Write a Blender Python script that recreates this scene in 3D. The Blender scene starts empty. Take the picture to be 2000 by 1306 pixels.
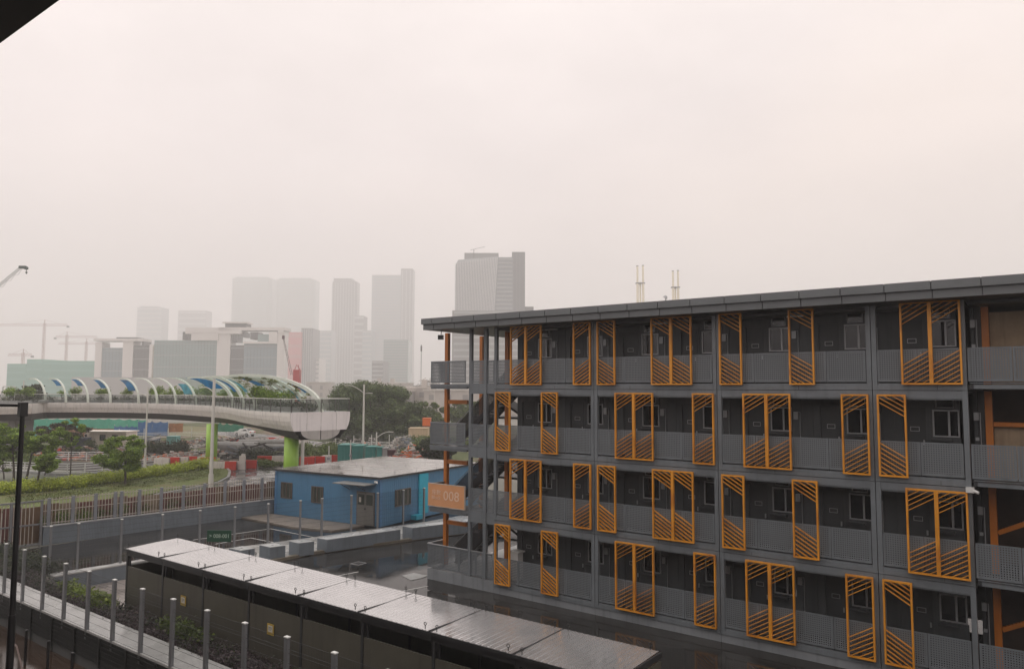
import bpy, math, random
import numpy as np
from mathutils import Vector, Matrix
random.seed(7); RS = np.random.RandomState(11)
S = bpy.context.scene
COL = S.collection
# ---------------------------------------------------------------- camera, world, sun, exposure
CAM = np.array([21.6089, -27.1478, 9.28])
F_PX, PITCH, ROLL, TH = 1448.97, 0.0735165, 0.0033936, -0.64846
_u = np.array([math.cos(TH), math.sin(TH)]); _v = np.array([-math.sin(TH), math.cos(TH)])
def _w(a): return np.array([a[0]*_u[0]+a[1]*_u[1], a[0]*_v[0]+a[1]*_v[1], a[2]])
_cp, _sp, _cr, _sr = math.cos(PITCH), math.sin(PITCH), math.cos(ROLL), math.sin(ROLL)
_r = np.array([1., 0, 0]); _f = np.array([0, _cp, _sp]); _n = np.array([0, -_sp, _cp])
RIGHT = _w(_cr*_r+_sr*_n); FWD = _w(_f); UP = _w(-_sr*_r+_cr*_n)
cd = bpy.data.cameras.new('camera'); cam = bpy.data.objects.new('camera', cd); COL.objects.link(cam)
cd.sensor_fit = 'HORIZONTAL'; cd.sensor_width = 36.0; cd.lens = F_PX*36.0/2000.0
cd.clip_start = 0.1; cd.clip_end = 9000
M = Matrix(((RIGHT[0], UP[0], -FWD[0], CAM[0]), (RIGHT[1], UP[1], -FWD[1], CAM[1]), (RIGHT[2], UP[2], -FWD[2], CAM[2]), (0, 0, 0, 1)))
cam.matrix_world = M
S.camera = cam
def G(u, v, z=0.0):
    d = FWD+(u-1000)/F_PX*RIGHT+(653-v)/F_PX*UP; t = (z-CAM[2])/d[2]; return CAM+t*d
def DP(u, v, D):
    return CAM+D*(FWD+(u-1000)/F_PX*RIGHT+(653-v)/F_PX*UP)
def PD(u, D, z=0.0):
    v = 757; p = DP(u, v, D); return np.array([p[0], p[1], z])
def ZV(v, D, u=600): return float(DP(u, v, D)[2])
SKYR = 37.154  # direction of the picture plane, degrees

W = bpy.data.worlds.new("World"); S.world = W; W.use_nodes = True
nt = W.node_tree; nt.nodes.clear()
N = nt.nodes.new; Lk = nt.links.new
out = N('ShaderNodeOutputWorld'); bg = N('ShaderNodeBackground'); bg.inputs[1].default_value = 0.1
sky = N('ShaderNodeTexSky'); sky.sky_type = 'NISHITA'; sky.sun_disc = False
SUN_EL, SUN_AZ = math.radians(52), math.radians(250)
sky.sun_elevation = SUN_EL; sky.sun_rotation = SUN_AZ
hs = N('ShaderNodeHueSaturation'); hs.inputs['Saturation'].default_value = 0.25
Lk(sky.outputs[0], hs.inputs['Color'])
tc = N('ShaderNodeTexCoord'); sx = N('ShaderNodeSeparateXYZ'); Lk(tc.outputs['Generated'], sx.inputs[0])
ramp = N('ShaderNodeValToRGB'); e = ramp.color_ramp.elements
SKYC = [(0.0, (6.2, 5.55, 5.5)), (0.12, (6.8, 6.05, 6.0)), (0.3, (8.0, 7.1, 6.95)), (0.5, (9.0, 8.15, 7.9)), (1.0, (12.4, 12.0, 12.0))]
e[0].position = 0.0; e[0].color = (*[c/14 for c in SKYC[0][1]], 1); e[1].position = 1.0; e[1].color = (*[c/14 for c in SKYC[-1][1]], 1)
for p_, c_ in SKYC[1:-1]:
    k = e.new(p_); k.color = (*[c/14 for c in c_], 1)
Lk(sx.outputs['Z'], ramp.inputs[0])
noi = N('ShaderNodeTexNoise'); noi.inputs['Scale'].default_value = 2.2; noi.inputs['Detail'].default_value = 5; noi.inputs['Roughness'].default_value = 0.55
mp = N('ShaderNodeMapping'); mp.inputs['Scale'].default_value = (1, 1, 2.2); Lk(tc.outputs['Generated'], mp.inputs[0]); Lk(mp.outputs[0], noi.inputs['Vector'])
mr = N('ShaderNodeMapRange'); mr.inputs['From Min'].default_value = .3; mr.inputs['From Max'].default_value = .7; mr.inputs['To Min'].default_value = 12.4; mr.inputs['To Max'].default_value = 15.4
Lk(noi.outputs[0], mr.inputs[0])
mul = N('ShaderNodeVectorMath'); mul.operation = 'SCALE'; Lk(ramp.outputs[0], mul.inputs[0]); Lk(mr.outputs[0], mul.inputs['Scale'])
n2 = N('ShaderNodeTexNoise'); n2.inputs['Scale'].default_value = 1.1; n2.inputs['Detail'].default_value = 2; Lk(mp.outputs[0], n2.inputs['Vector'])
m2 = N('ShaderNodeMapRange'); m2.inputs['From Min'].default_value = .38; m2.inputs['From Max'].default_value = .62; Lk(n2.outputs[0], m2.inputs[0])
tint = N('ShaderNodeMixRGB'); tint.blend_type = 'MULTIPLY'; tint.inputs[2].default_value = (1.03, 1.0, .95, 1); Lk(m2.outputs[0], tint.inputs[0]); Lk(mul.outputs[0], tint.inputs[1])
mx = N('ShaderNodeMixRGB'); mx.inputs[0].default_value = 0.93; Lk(hs.outputs[0], mx.inputs[1]); Lk(tint.outputs[0], mx.inputs[2])
Lk(mx.outputs[0], bg.inputs[0]); Lk(bg.outputs[0], out.inputs[0])

sd = bpy.data.lights.new('sun', 'SUN'); sun = bpy.data.objects.new('sun', sd); COL.objects.link(sun)
sd.energy = 0.5; sd.angle = math.radians(40); sd.color = (1.0, 0.97, 0.94)
_d = Vector((math.sin(SUN_AZ)*math.cos(SUN_EL), math.cos(SUN_AZ)*math.cos(SUN_EL), math.sin(SUN_EL)))
sun.rotation_euler = _d.to_track_quat('Z', 'Y').to_euler()
S.view_settings.view_transform = 'Standard'; S.view_settings.look = 'None'; S.view_settings.exposure = 0.48; S.view_settings.gamma = 1.0
S.view_settings.use_curve_mapping = False
S.render.engine = 'CYCLES'
S.cycles.use_denoising = True
S.cycles.max_bounces = 7; S.cycles.diffuse_bounces = 3; S.cycles.glossy_bounces = 3; S.cycles.transmission_bounces = 4
S.cycles.volume_bounces = 3; S.cycles.transparent_max_bounces = 24
S.cycles.caustics_reflective = False; S.cycles.caustics_refractive = False
S.render.resolution_x = 1024; S.render.resolution_y = 668

# ---------------------------------------------------------------- materials
MATS = {}
def pm(name, col, rough=0.6, metal=0.0, var=0.12, vs=2.0, bump=0.0, bs=20.0, streak=0.0, rvar=0.0, col2=None, c2s=1.0, c2t=(.45, .6), spec=0.5, dirt=0.0):
    """principled material: broad noise variation, optional second colour in patches, fine bump, vertical rain streaks"""
    if name in MATS: return MATS[name]
    m = bpy.data.materials.new(name); m.use_nodes = True; t = m.node_tree; b = t.nodes['Principled BSDF']
    n, l = t.nodes.new, t.links.new
    geo = n('ShaderNodeNewGeometry')
    base = n('ShaderNodeRGB'); base.outputs[0].default_value = (*col, 1); cur = base.outputs[0]
    if col2 is not None:
        a = n('ShaderNodeTexNoise'); a.inputs['Scale'].default_value = c2s; a.inputs['Detail'].default_value = 6; l(geo.outputs['Position'], a.inputs['Vector'])
        r = n('ShaderNodeMapRange'); r.inputs['From Min'].default_value = c2t[0]; r.inputs['From Max'].default_value = c2t[1]; l(a.outputs[0], r.inputs[0])
        x = n('ShaderNodeMixRGB'); l(r.outputs[0], x.inputs[0]); l(cur, x.inputs[1]); x.inputs[2].default_value = (*col2, 1); cur = x.outputs[0]
    if var > 0:
        a = n('ShaderNodeTexNoise'); a.inputs['Scale'].default_value = vs; a.inputs['Detail'].default_value = 8; a.inputs['Roughness'].default_value = .65; l(geo.outputs['Position'], a.inputs['Vector'])
        r = n('ShaderNodeMapRange'); r.inputs['From Min'].default_value = .25; r.inputs['From Max'].default_value = .75; r.inputs['To Min'].default_value = 1-var; r.inputs['To Max'].default_value = 1+var; l(a.outputs[0], r.inputs[0])
        x = n('ShaderNodeVectorMath'); x.operation = 'SCALE'; l(cur, x.inputs[0]); l(r.outputs[0], x.inputs['Scale']); cur = x.outputs[0]
    if streak > 0:
        mpp = n('ShaderNodeMapping'); mpp.inputs['Scale'].default_value = (2.6, 2.6, .22); l(geo.outputs['Position'], mpp.inputs[0])
        a = n('ShaderNodeTexNoise'); a.inputs['Scale'].default_value = 1.5; a.inputs['Detail'].default_value = 5; l(mpp.outputs[0], a.inputs['Vector'])
        r = n('ShaderNodeMapRange'); r.inputs['From Min'].default_value = .52; r.inputs['From Max'].default_value = .75; r.inputs['To Min'].default_value = 1; r.inputs['To Max'].default_value = 1-streak; l(a.outputs[0], r.inputs[0])
        x = n('ShaderNodeVectorMath'); x.operation = 'SCALE'; l(cur, x.inputs[0]); l(r.outputs[0], x.inputs['Scale']); cur = x.outputs[0]
    l(cur, b.inputs['Base Color'])
    b.inputs['Roughness'].default_value = rough; b.inputs['Metallic'].default_value = metal
    b.inputs['Specular IOR Level'].default_value = spec
    if rvar > 0:
        a = n('ShaderNodeTexNoise'); a.inputs['Scale'].default_value = .6; a.inputs['Detail'].default_value = 6; l(geo.outputs['Position'], a.inputs['Vector'])
        r = n('ShaderNodeMapRange'); r.inputs['From Min'].default_value = .4; r.inputs['From Max'].default_value = .62; r.inputs['To Min'].default_value = max(.02, rough-rvar); r.inputs['To Max'].default_value = rough+rvar; l(a.outputs[0], r.inputs[0]); l(r.outputs[0], b.inputs['Roughness'])
    if bump > 0:
        a = n('ShaderNodeTexNoise'); a.inputs['Scale'].default_value = bs; a.inputs['Detail'].default_value = 5; l(geo.outputs['Position'], a.inputs['Vector'])
        q = n('ShaderNodeBump'); q.inputs['Strength'].default_value = bump; q.inputs['Distance'].default_value = .03; l(a.outputs[0], q.inputs['Height']); l(q.outputs[0], b.inputs['Normal'])
    MATS[name] = m; return m
def leafmat(name, c1, c2, c3=None):
    if name in MATS: return MATS[name]
    m = bpy.data.materials.new(name); m.use_nodes = True; t = m.node_tree; b = t.nodes['Principled BSDF']; n, l = t.nodes.new, t.links.new
    geo = n('ShaderNodeNewGeometry'); r = n('ShaderNodeValToRGB'); r.color_ramp.elements[0].color = (*c1, 1); r.color_ramp.elements[1].color = (*c2, 1)
    if c3: k = r.color_ramp.elements.new(.92); k.color = (*c2, 1); r.color_ramp.elements[2].color = (*c3, 1)
    l(geo.outputs['Random Per Island'], r.inputs[0])
    a = n('ShaderNodeTexNoise'); a.inputs['Scale'].default_value = .8; l(geo.outputs['Position'], a.inputs['Vector'])
    q = n('ShaderNodeMapRange'); q.inputs['From Min'].default_value = .3; q.inputs['From Max'].default_value = .7; q.inputs['To Min'].default_value = .65; q.inputs['To Max'].default_value = 1.3; l(a.outputs[0], q.inputs[0])
    x = n('ShaderNodeVectorMath'); x.operation = 'SCALE'; l(r.outputs[0], x.inputs[0]); l(q.outputs[0], x.inputs['Scale'])
    l(x.outputs[0], b.inputs['Base Color']); b.inputs['Roughness'].default_value = .45
    tr = n('ShaderNodeBsdfTranslucent'); l(x.outputs[0], tr.inputs[0]); ms = n('ShaderNodeMixShader'); ms.inputs[0].default_value = .3
    l(b.outputs[0], ms.inputs[1]); l(tr.outputs[0], ms.inputs[2]); l(ms.outputs[0], t.nodes['Material Output'].inputs[0])
    MATS[name] = m; return m
def perfmat(name, col, pitch=.06, hole=.5):
    """perforated sheet: square holes on a grid in the sheet's own plane (local x, z)"""
    if name in MATS: return MATS[name]
    m = bpy.data.materials.new(name); m.use_nodes = True; t = m.node_tree; b = t.nodes['Principled BSDF']; n, l = t.nodes.new, t.links.new
    tcn = n('ShaderNodeTexCoord'); sp = n('ShaderNodeSeparateXYZ'); l(tcn.outputs['Object'], sp.inputs[0])
    hs_ = []
    for ax in ('X', 'Z'):
        d = n('ShaderNodeMath'); d.operation = 'DIVIDE'; d.inputs[1].default_value = pitch; l(sp.outputs[ax], d.inputs[0])
        f_ = n('ShaderNodeMath'); f_.operation = 'FRACT'; l(d.outputs[0], f_.inputs[0])
        c = n('ShaderNodeMath'); c.operation = 'LESS_THAN'; c.inputs[1].default_value = hole; l(f_.outputs[0], c.inputs[0]); hs_.append(c)
    mm = n('ShaderNodeMath'); mm.operation = 'MULTIPLY'; l(hs_[0].outputs[0], mm.inputs[0]); l(hs_[1].outputs[0], mm.inputs[1])
    b.inputs['Base Color'].default_value = (*col, 1); b.inputs['Roughness'].default_value = .45
    tr = n('ShaderNodeBsdfTransparent'); ms = n('ShaderNodeMixShader'); l(mm.outputs[0], ms.inputs[0]); l(b.outputs[0], ms.inputs[1]); l(tr.outputs[0], ms.inputs[2])
    l(ms.outputs[0], t.nodes['Material Output'].inputs[0]); MATS[name] = m; return m
def shadeglass(name, col):
    m = leafmat(name, col, col); m.node_tree.nodes['Mix Shader'].inputs[0].default_value = .65; return m
def glassmat(name, col, alpha=.35, rough=.05):
    if name in MATS: return MATS[name]
    m = bpy.data.materials.new(name); m.use_nodes = True; t = m.node_tree; b = t.nodes['Principled BSDF']; n, l = t.nodes.new, t.links.new
    b.inputs['Base Color'].default_value = (*col, 1); b.inputs['Roughness'].default_value = rough
    tr = n('ShaderNodeBsdfTransparent'); tr.inputs[0].default_value = (*[min(1, .6+c) for c in col], 1); ms = n('ShaderNodeMixShader'); ms.inputs[0].default_value = 1-alpha
    l(b.outputs[0], ms.inputs[1]); l(tr.outputs[0], ms.inputs[2]); l(ms.outputs[0], t.nodes['Material Output'].inputs[0]); MATS[name] = m; return m

# ---------------------------------------------------------------- mesh helpers
class MB:
    def __init__(s): s.v = []; s.f = []; s.m = []
    def add(s, vs, fs, mi=0):
        o = len(s.v); s.v += [tuple(float(c) for c in p) for p in vs]; s.f += [tuple(i+o for i in q) for q in fs]; s.m += [mi]*len(fs); return s
    def box(s, x0, y0, z0, x1, y1, z1, mi=0):
        return s.add([(x0, y0, z0), (x1, y0, z0), (x1, y1, z0), (x0, y1, z0), (x0, y0, z1), (x1, y0, z1), (x1, y1, z1), (x0, y1, z1)],
                     [(0, 3, 2, 1), (4, 5, 6, 7), (0, 1, 5, 4), (1, 2, 6, 5), (2, 3, 7, 6), (3, 0, 4, 7)], mi)
    def obox(s, c, sz, rz=0.0, mi=0):
        ca, sa = math.cos(rz), math.sin(rz); vs = []
        for k in (-.5, .5):
            for a, b in ((-.5, -.5), (.5, -.5), (.5, .5), (-.5, .5)):
                x, y = a*sz[0], b*sz[1]; vs.append((c[0]+x*ca-y*sa, c[1]+x*sa+y*ca, c[2]+k*sz[2]))
        return s.add(vs, [(0, 3, 2, 1), (4, 5, 6, 7), (0, 1, 5, 4), (1, 2, 6, 5), (2, 3, 7, 6), (3, 0, 4, 7)], mi)
    def bar(s, p, q, w, h, mi=0, up=(0, 0, 1)):
        p = Vector(p); q = Vector(q); d = (q-p).normalized(); u_ = Vector(up); a = d.cross(u_)
        if a.length < 1e-4: a = d.cross(Vector((1, 0, 0)))
        a.normalize(); b = a.cross(d).normalized(); vs = []
        for o in (p, q):
            for i, j in ((-.5, -.5), (.5, -.5), (.5, .5), (-.5, .5)): vs.append(tuple(o+a*(i*w)+b*(j*h)))
        return s.add(vs, [(0, 3, 2, 1), (4, 5, 6, 7), (0, 1, 5, 4), (1, 2, 6, 5), (2, 3, 7, 6), (3, 0, 4, 7)], mi)
    def cyl(s, p, q, r0, r1=None, n=8, mi=0, caps=True):
        r1 = r0 if r1 is None else r1; p = Vector(p); q = Vector(q); d = (q-p).normalized()
        a = d.cross(Vector((0, 0, 1)))
        if a.length < 1e-4: a = Vector((1, 0, 0))
        a.normalize(); b = d.cross(a); vs = []
        for o, r in ((p, r0), (q, r1)):
            for k in range(n): t = 2*math.pi*k/n; vs.append(tuple(o+a*(r*math.cos(t))+b*(r*math.sin(t))))
        fs = [(k, (k+1) % n, n+(k+1) % n, n+k) for k in range(n)]
        if caps: fs += [tuple(range(n-1, -1, -1)), tuple(range(n, 2*n))]
        return s.add(vs, fs, mi)
    def tube(s, pts, r, n=6, mi=0):
        for i in range(len(pts)-1):
            ra = r[i] if isinstance(r, (list, tuple)) else r; rb = r[i+1] if isinstance(r, (list, tuple)) else r
            s.cyl(pts[i], pts[i+1], ra, rb, n, mi)
        return s
    def prism(s, poly, z0, z1, mi=0):
        n = len(poly); vs = [(p[0], p[1], z0) for p in poly]+[(p[0], p[1], z1) for p in poly]
        return s.add(vs, [tuple(range(n-1, -1, -1)), tuple(range(n, 2*n))]+[(k, (k+1) % n, n+(k+1) % n, n+k) for k in range(n)], mi)
    def mesh(s, name, mats):
        me = bpy.data.meshes.new(name); me.from_pydata(s.v, [], s.f)
        if not isinstance(mats, (list, tuple)): mats = [mats]
        for q in mats: me.materials.append(q)
        if len(mats) > 1: me.polygons.foreach_set('material_index', s.m)
        me.update(); return me
    def build(s, name, mats, parent=None, loc=None, rz=0.0, smooth=False):
        me = s.mesh(name, mats)
        if smooth: me.polygons.foreach_set('use_smooth', [True]*len(me.polygons))
        return put(name, me, parent, loc, rz)
def put(name, me, parent=None, loc=None, rz=0.0):
    o = bpy.data.objects.new(name, me); COL.objects.link(o)
    if parent is not None: o.parent = parent
    if loc is not None: o.location = [float(c) for c in loc]
    o.rotation_euler[2] = rz; return o
def tag(o, label=None, cat=None, group=None, kind=None):
    for k, x in (('label', label), ('category', cat), ('group', group), ('kind', kind)):
        if x: o[k] = x
    return o
def thing(name, label, cat, loc=(0, 0, 0), rz=0.0, group=None):
    o = bpy.data.objects.new(name, None); COL.objects.link(o); o.location = [float(c) for c in loc]; o.rotation_euler[2] = rz
    o.empty_display_size = .2
    return tag(o, label, cat, group)
def struct(name, mb, mat, smooth=False): return tag(mb.build(name, mat, smooth=smooth), kind='structure')
def quads(name, P, U_, V_, mats, parent=None, loc=(0, 0, 0)):
    """many small four-cornered faces: centres P, half axes U_, V_ (numpy)"""
    n = len(P); co = np.stack([P-U_, P-V_*.6, P+U_, P+V_*.6], 1).reshape(-1, 3).astype(np.float32)
    me = bpy.data.meshes.new(name); me.vertices.add(4*n); me.vertices.foreach_set('co', co.ravel())
    me.loops.add(4*n); me.loops.foreach_set('vertex_index', np.arange(4*n, dtype=np.int32))
    me.polygons.add(n); me.polygons.foreach_set('loop_start', np.arange(0, 4*n, 4, dtype=np.int32)); me.polygons.foreach_set('loop_total', np.full(n, 4, dtype=np.int32))
    me.materials.append(mats); me.update(calc_edges=True); me.validate()
    return put(name, me, parent, loc)
def leaves(name, blobs, n, size, mat, parent=None, loc=(0, 0, 0), seed=1, shell=.55):
    """leaf faces scattered in the outer part of ellipsoid clumps (x, y, z, rx, ry, rz)"""
    r = np.random.RandomState(seed); blobs = np.array(blobs, float); w = blobs[:, 3]*blobs[:, 4]*blobs[:, 5]; w = w**.75; idx = r.choice(len(blobs), n, p=w/w.sum())
    d = r.normal(size=(n, 3)); d /= np.linalg.norm(d, axis=1)[:, None]
    rad = (shell+(1-shell)*r.rand(n))[:, None]*(1+.10*r.normal(size=n))[:, None]
    P = blobs[idx, :3]+d*rad*blobs[idx, 3:6]
    a = r.normal(size=(n, 3)); a[:, 2] *= .6; a /= np.linalg.norm(a, axis=1)[:, None]; b = np.cross(a, d+.5*r.normal(size=(n, 3))); b /= np.linalg.norm(b, axis=1)[:, None]+1e-9
    sz = (size*(.6+.8*r.rand(n)))[:, None]
    return quads(name, P, a*sz*.5, b*sz*.5, mat, parent, loc)

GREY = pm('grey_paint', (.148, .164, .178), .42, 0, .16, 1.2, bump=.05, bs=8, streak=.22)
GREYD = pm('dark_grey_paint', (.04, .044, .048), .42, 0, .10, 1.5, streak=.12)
FASC = pm('fascia_metal', (.125, .135, .14), .38, .2, .10, .7)
PERF = perfmat('perforated_sheet', (.145, .160, .172), .07, .48)
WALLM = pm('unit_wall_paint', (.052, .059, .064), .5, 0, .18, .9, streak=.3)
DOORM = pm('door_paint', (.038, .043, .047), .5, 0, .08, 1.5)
ALU = pm('window_aluminium', (.33, .34, .35), .4, .3, .08, 3)
PANE = pm('window_glass_dark', (.008, .009, .011), .08, 0, 0)
ORA = pm('orange_paint', (.68, .28, .025), .42, 0, .14, 1.6, streak=.22, col2=(.48, .17, .02), c2s=1.1, c2t=(.5, .7))
ORAD = pm('orange_steel', (.45, .14, .014), .45, 0, .15, 1.5, streak=.2)
CONC = pm('concrete', (.26, .265, .26), .5, 0, .18, 1.2, bump=.2, bs=12, streak=.25, rvar=.15)
CONCB = pm('blue_grey_plaster', (.15, .175, .20), .45, 0, .15, .9, bump=.1, bs=10, streak=.2)
PLINTH = pm('plinth_concrete', (.22, .235, .25), .5, 0, .18, .9, bump=.1, streak=.3)
WHT = pm('white_paint', (.62, .62, .60), .45, 0, .06, 2, streak=.12)
GALV = pm('galvanised_steel', (.30, .31, .32), .45, .45, .12, 3)
BLK = pm('black_steel', (.012, .012, .013), .4, 0, .1, 3)
DARK = pm('dark_void', (.02, .02, .022), .8, 0, .1, 2)
# ================================================================ ground
ASPH = pm('wet_asphalt', (.020, .019, .018), .07, 0, .22, .5, bump=.012, bs=2.5, rvar=.05, spec=.16, col2=(.034, .033, .032), c2s=.35, c2t=(.5, .56))
ROADM = pm('wet_road', (.06, .06, .06), .2, 0, .25, .35, spec=.28, bump=.03, bs=3, rvar=.18, col2=(.11, .105, .10), c2s=.25)
SOIL = pm('building_site_soil', (.15, .115, .085), .85, 0, .4, .5, bump=.6, bs=2, col2=(.075, .09, .035), c2s=.14, c2t=(.42, .52), spec=.15)
EARTH = pm('far_ground', (.16, .15, .13), .8, 0, .25, .05, col2=(.07, .09, .05), c2s=.02)
GRASS = pm('lawn_grass', (.085, .11, .018), .8, 0, .35, 1.3, bump=.8, bs=14, col2=(.12, .10, .035), c2s=.35, c2t=(.5, .7))
PAVE = pm('wet_concrete_paving', (.30, .30, .29), .28, 0, .2, 1.2, bump=.05, bs=10, rvar=.18, spec=.5)
BROWN = pm('brown_wet_yard', (.045, .03, .022), .14, 0, .35, .8, bump=.06, bs=4, rvar=.1, spec=.5)
STRIP = pm('brown_curb_stain', (.14, .12, .09), .35, 0, .25, 3)
# terrain: one sheet to the horizon with the sunken strip left open
mb = MB()
def rect(m, x0, y0, x1, y1, z, mi=0): m.add([(x0, y0, z), (x1, y0, z), (x1, y1, z), (x0, y1, z)], [(0, 1, 2, 3)], mi)
rect(mb, -3600, -6, 1100, 3400, -.012); rect(mb, -3600, -150, -18.6, -6, -.012); rect(mb, -10.4, -10.9, 60, -6, -.012); 
struct('ground', mb, EARTH)
mb = MB(); rect(mb, -10.4, -12.97, 60, -10.9, -.01); rect(mb, -18.6, -12.97, -10.4, -11.7, .05); rect(mb, -18.6, -14, 60, -12.97, -.03); mb.add([(-18.6, -11.7, -.7), (-10.4, -11.7, -.7), (-10.4, -11.7, .05), (-18.6, -11.7, .05)], [(0, 1, 2, 3)])
struct('planting_soil', mb, pm('planting_soil_dark', (.02, .018, .015), .8, 0, .3, 3))
mb = MB(); mb.add([(-18.7, -11.7, -.7), (-10.4, -11.7, -.7), (-10.4, -6, -.7), (-18.6, -6, -.7)], [(0, 1, 2, 3)]); struct('sunken_path', mb, pm('sunken_wet_paving', (.26, .23, .21), .25, 0, .25, 1.2, rvar=.15))
mb = MB(); rect(mb, -18.6, -150, 60, -14.3, -.9); struct('lower_yard', mb, BROWN)
# deck of the compound
mb = MB(); mb.add([(-27.0, -11, .0), (-19.2, -11, .0), (-18.3, -4, 0), (-16.7, 2.5, 0), (-14.9, 11, 0), (-14.5, 16, 0), (-27, 16, 0)], [(0, 1, 2, 3, 4, 5, 6)])
mb.add([(-13.1, -5.9, 0), (-10.3, -5.9, 0), (-10.3, -10.9, 0), (60, -10.9, 0), (60, 16, 0), (-9.4, 16, 0), (-9.9, 11, 0), (-11.4, 5.8, 0), (-13.0, .1, 0)], [tuple(range(9))])
struct('car_park_asphalt', mb, ASPH)
mb = MB(); mb.prism([(-18.5, -5.9), (-13.15, -5.9), (-13.0, .1), (-11.4, 5.8), (-9.9, 11), (-9.4, 16), (-14.5, 16), (-14.9, 11), (-16.7, 2.5), (-18.3, -4)], -.2, .06)
struct('divider_pavement', mb, PAVE)
mb = MB()
for a, b in zip([(-13.15, -5.8), (-13.0, .1), (-11.4, 5.8), (-9.9, 11)], [(-13.0, .1), (-11.4, 5.8), (-9.9, 11), (-9.4, 16)]): mb.bar((*a, .07), (*b, .07), .3, .14)
struct('divider_kerb', mb, STRIP)
mb = MB(); mb.prism([(-26.9, 4.2), (-20.4, 4.1), (-17.3, 4.9), (-17.0, 7.4), (-25.8, 6.4), (-26.9, 6.4)], -.1, .09)
struct('cabin_pavement', mb, pm('brownish_paving', (.20, .17, .14), .45, 0, .3, 1.5))
LINE = pm('road_line_paint', (.5, .5, .48), .35, 0, .15, 4)
mb = MB()
for a, b in (((377, 1054), (528, 1032)), ((528, 1032), (640, 1054)), ((490, 1050), (560, 1064)), ((420, 1062), (490, 1050)), ((150, 1118), (240, 1096))):
    p, q = G(*a), G(*b); mb.bar((p[0], p[1], .006), (q[0], q[1], .006), .09, .004)
for a, b in (((780, 1155), (836, 1144)), ((640, 1128), (700, 1116))):
    p, q = G(*a), G(*b); mb.bar((p[0], p[1], .006), (q[0], q[1], .006), .07, .004)
struct('parking_line', mb, LINE)
for k, (u, v) in enumerate(((700, 1100), (905, 1205))):
    p = G(u, v); t = thing('drain_grate', ('iron drain grate in the dark yard near the long wall block', 'iron drain grate in the dark yard close to the shelter roof')[k], 'drain', (p[0], p[1], .002), .1)
    m = MB().box(-.3, -.3, 0, .3, -.26, .02).box(-.3, .26, 0, .3, .3, .02).box(-.3, -.26, 0, -.26, .26, .02).box(.26, -.26, 0, .3, .26, .02); m.build('frame', GALV, t)
    for j in range(7): MB().box(-.25+j*.075, -.26, 0, -.22+j*.075, .26, .018).build('bar', BLK, t)
p = [G(*q) for q in ((785, 1124), (808, 1119), (836, 1124), (822, 1129), (803, 1133))]
mb = MB(); mb.prism([(q[0], q[1]) for q in p], .001, .02); mb.obox((p[0][0]+.5, p[0][1]+.2, .025), (.5, .4, .012), .1)
tag(mb.build('manhole_cover', CONC), 'pale square manhole cover set in the wet asphalt by the block corner', 'manhole cover')

# ================================================================ the apartment block
BLK_ = thing('apartment_block', 'four storey grey modular block with orange slatted screens and perforated balconies', 'building')
def part(name, mb, mat, loc=None, rz=0, parent=BLK_, **k): return mb.build(name, mat, parent, loc, rz, **k)
FZ = [.28, 3.28, 6.28, 9.28]; SE = [0, 5.4, 10.79, 16.19]; XE = 18.93
# plinth
for x0, x1 in ((-4.15, 0), (0, 5.4), (5.4, 10.79), (10.79, 16.19), (16.19, 24)):
    part('plinth', MB().box(x0+.006, .02, -.02, x1-.006, .5, .52 if x0 < 0 else .28), PLINTH)
part('plinth', MB().box(-4.15, .52, -.02, -3.95, 2.8, .52), PLINTH)
part('floor_slab', MB().box(-3.94, .51, .2, -.01, 8, .5), CONC)
rail_me = {}
def rail_panel(x0, x1, z0, z1, y=0.0, rz=0, parent=BLK_, name='railing_panel', t=.02):
    w = round(x1-x0, 3); h = round(z1-z0, 3); k = (w, h)
    if k not in rail_me:
        m = MB(); b = .05
        m.box(0, -.015, 0, w, .015, b*1.6); m.box(0, -.015, h-b, w, .015, h); m.box(0, -.015, b*1.6, b, .015, h-b); m.box(w-b, -.015, b*1.6, w, .015, h-b)
        m.add([(b, 0, b*1.6), (w-b, 0, b*1.6), (w-b, 0, h-b), (b, 0, h-b)], [(0, 1, 2, 3)], 1)
        rail_me[k] = m.mesh('railing_panel', [GREY, PERF])
    return put(name, rail_me[k], parent, (x0, y, z0), rz)
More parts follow.
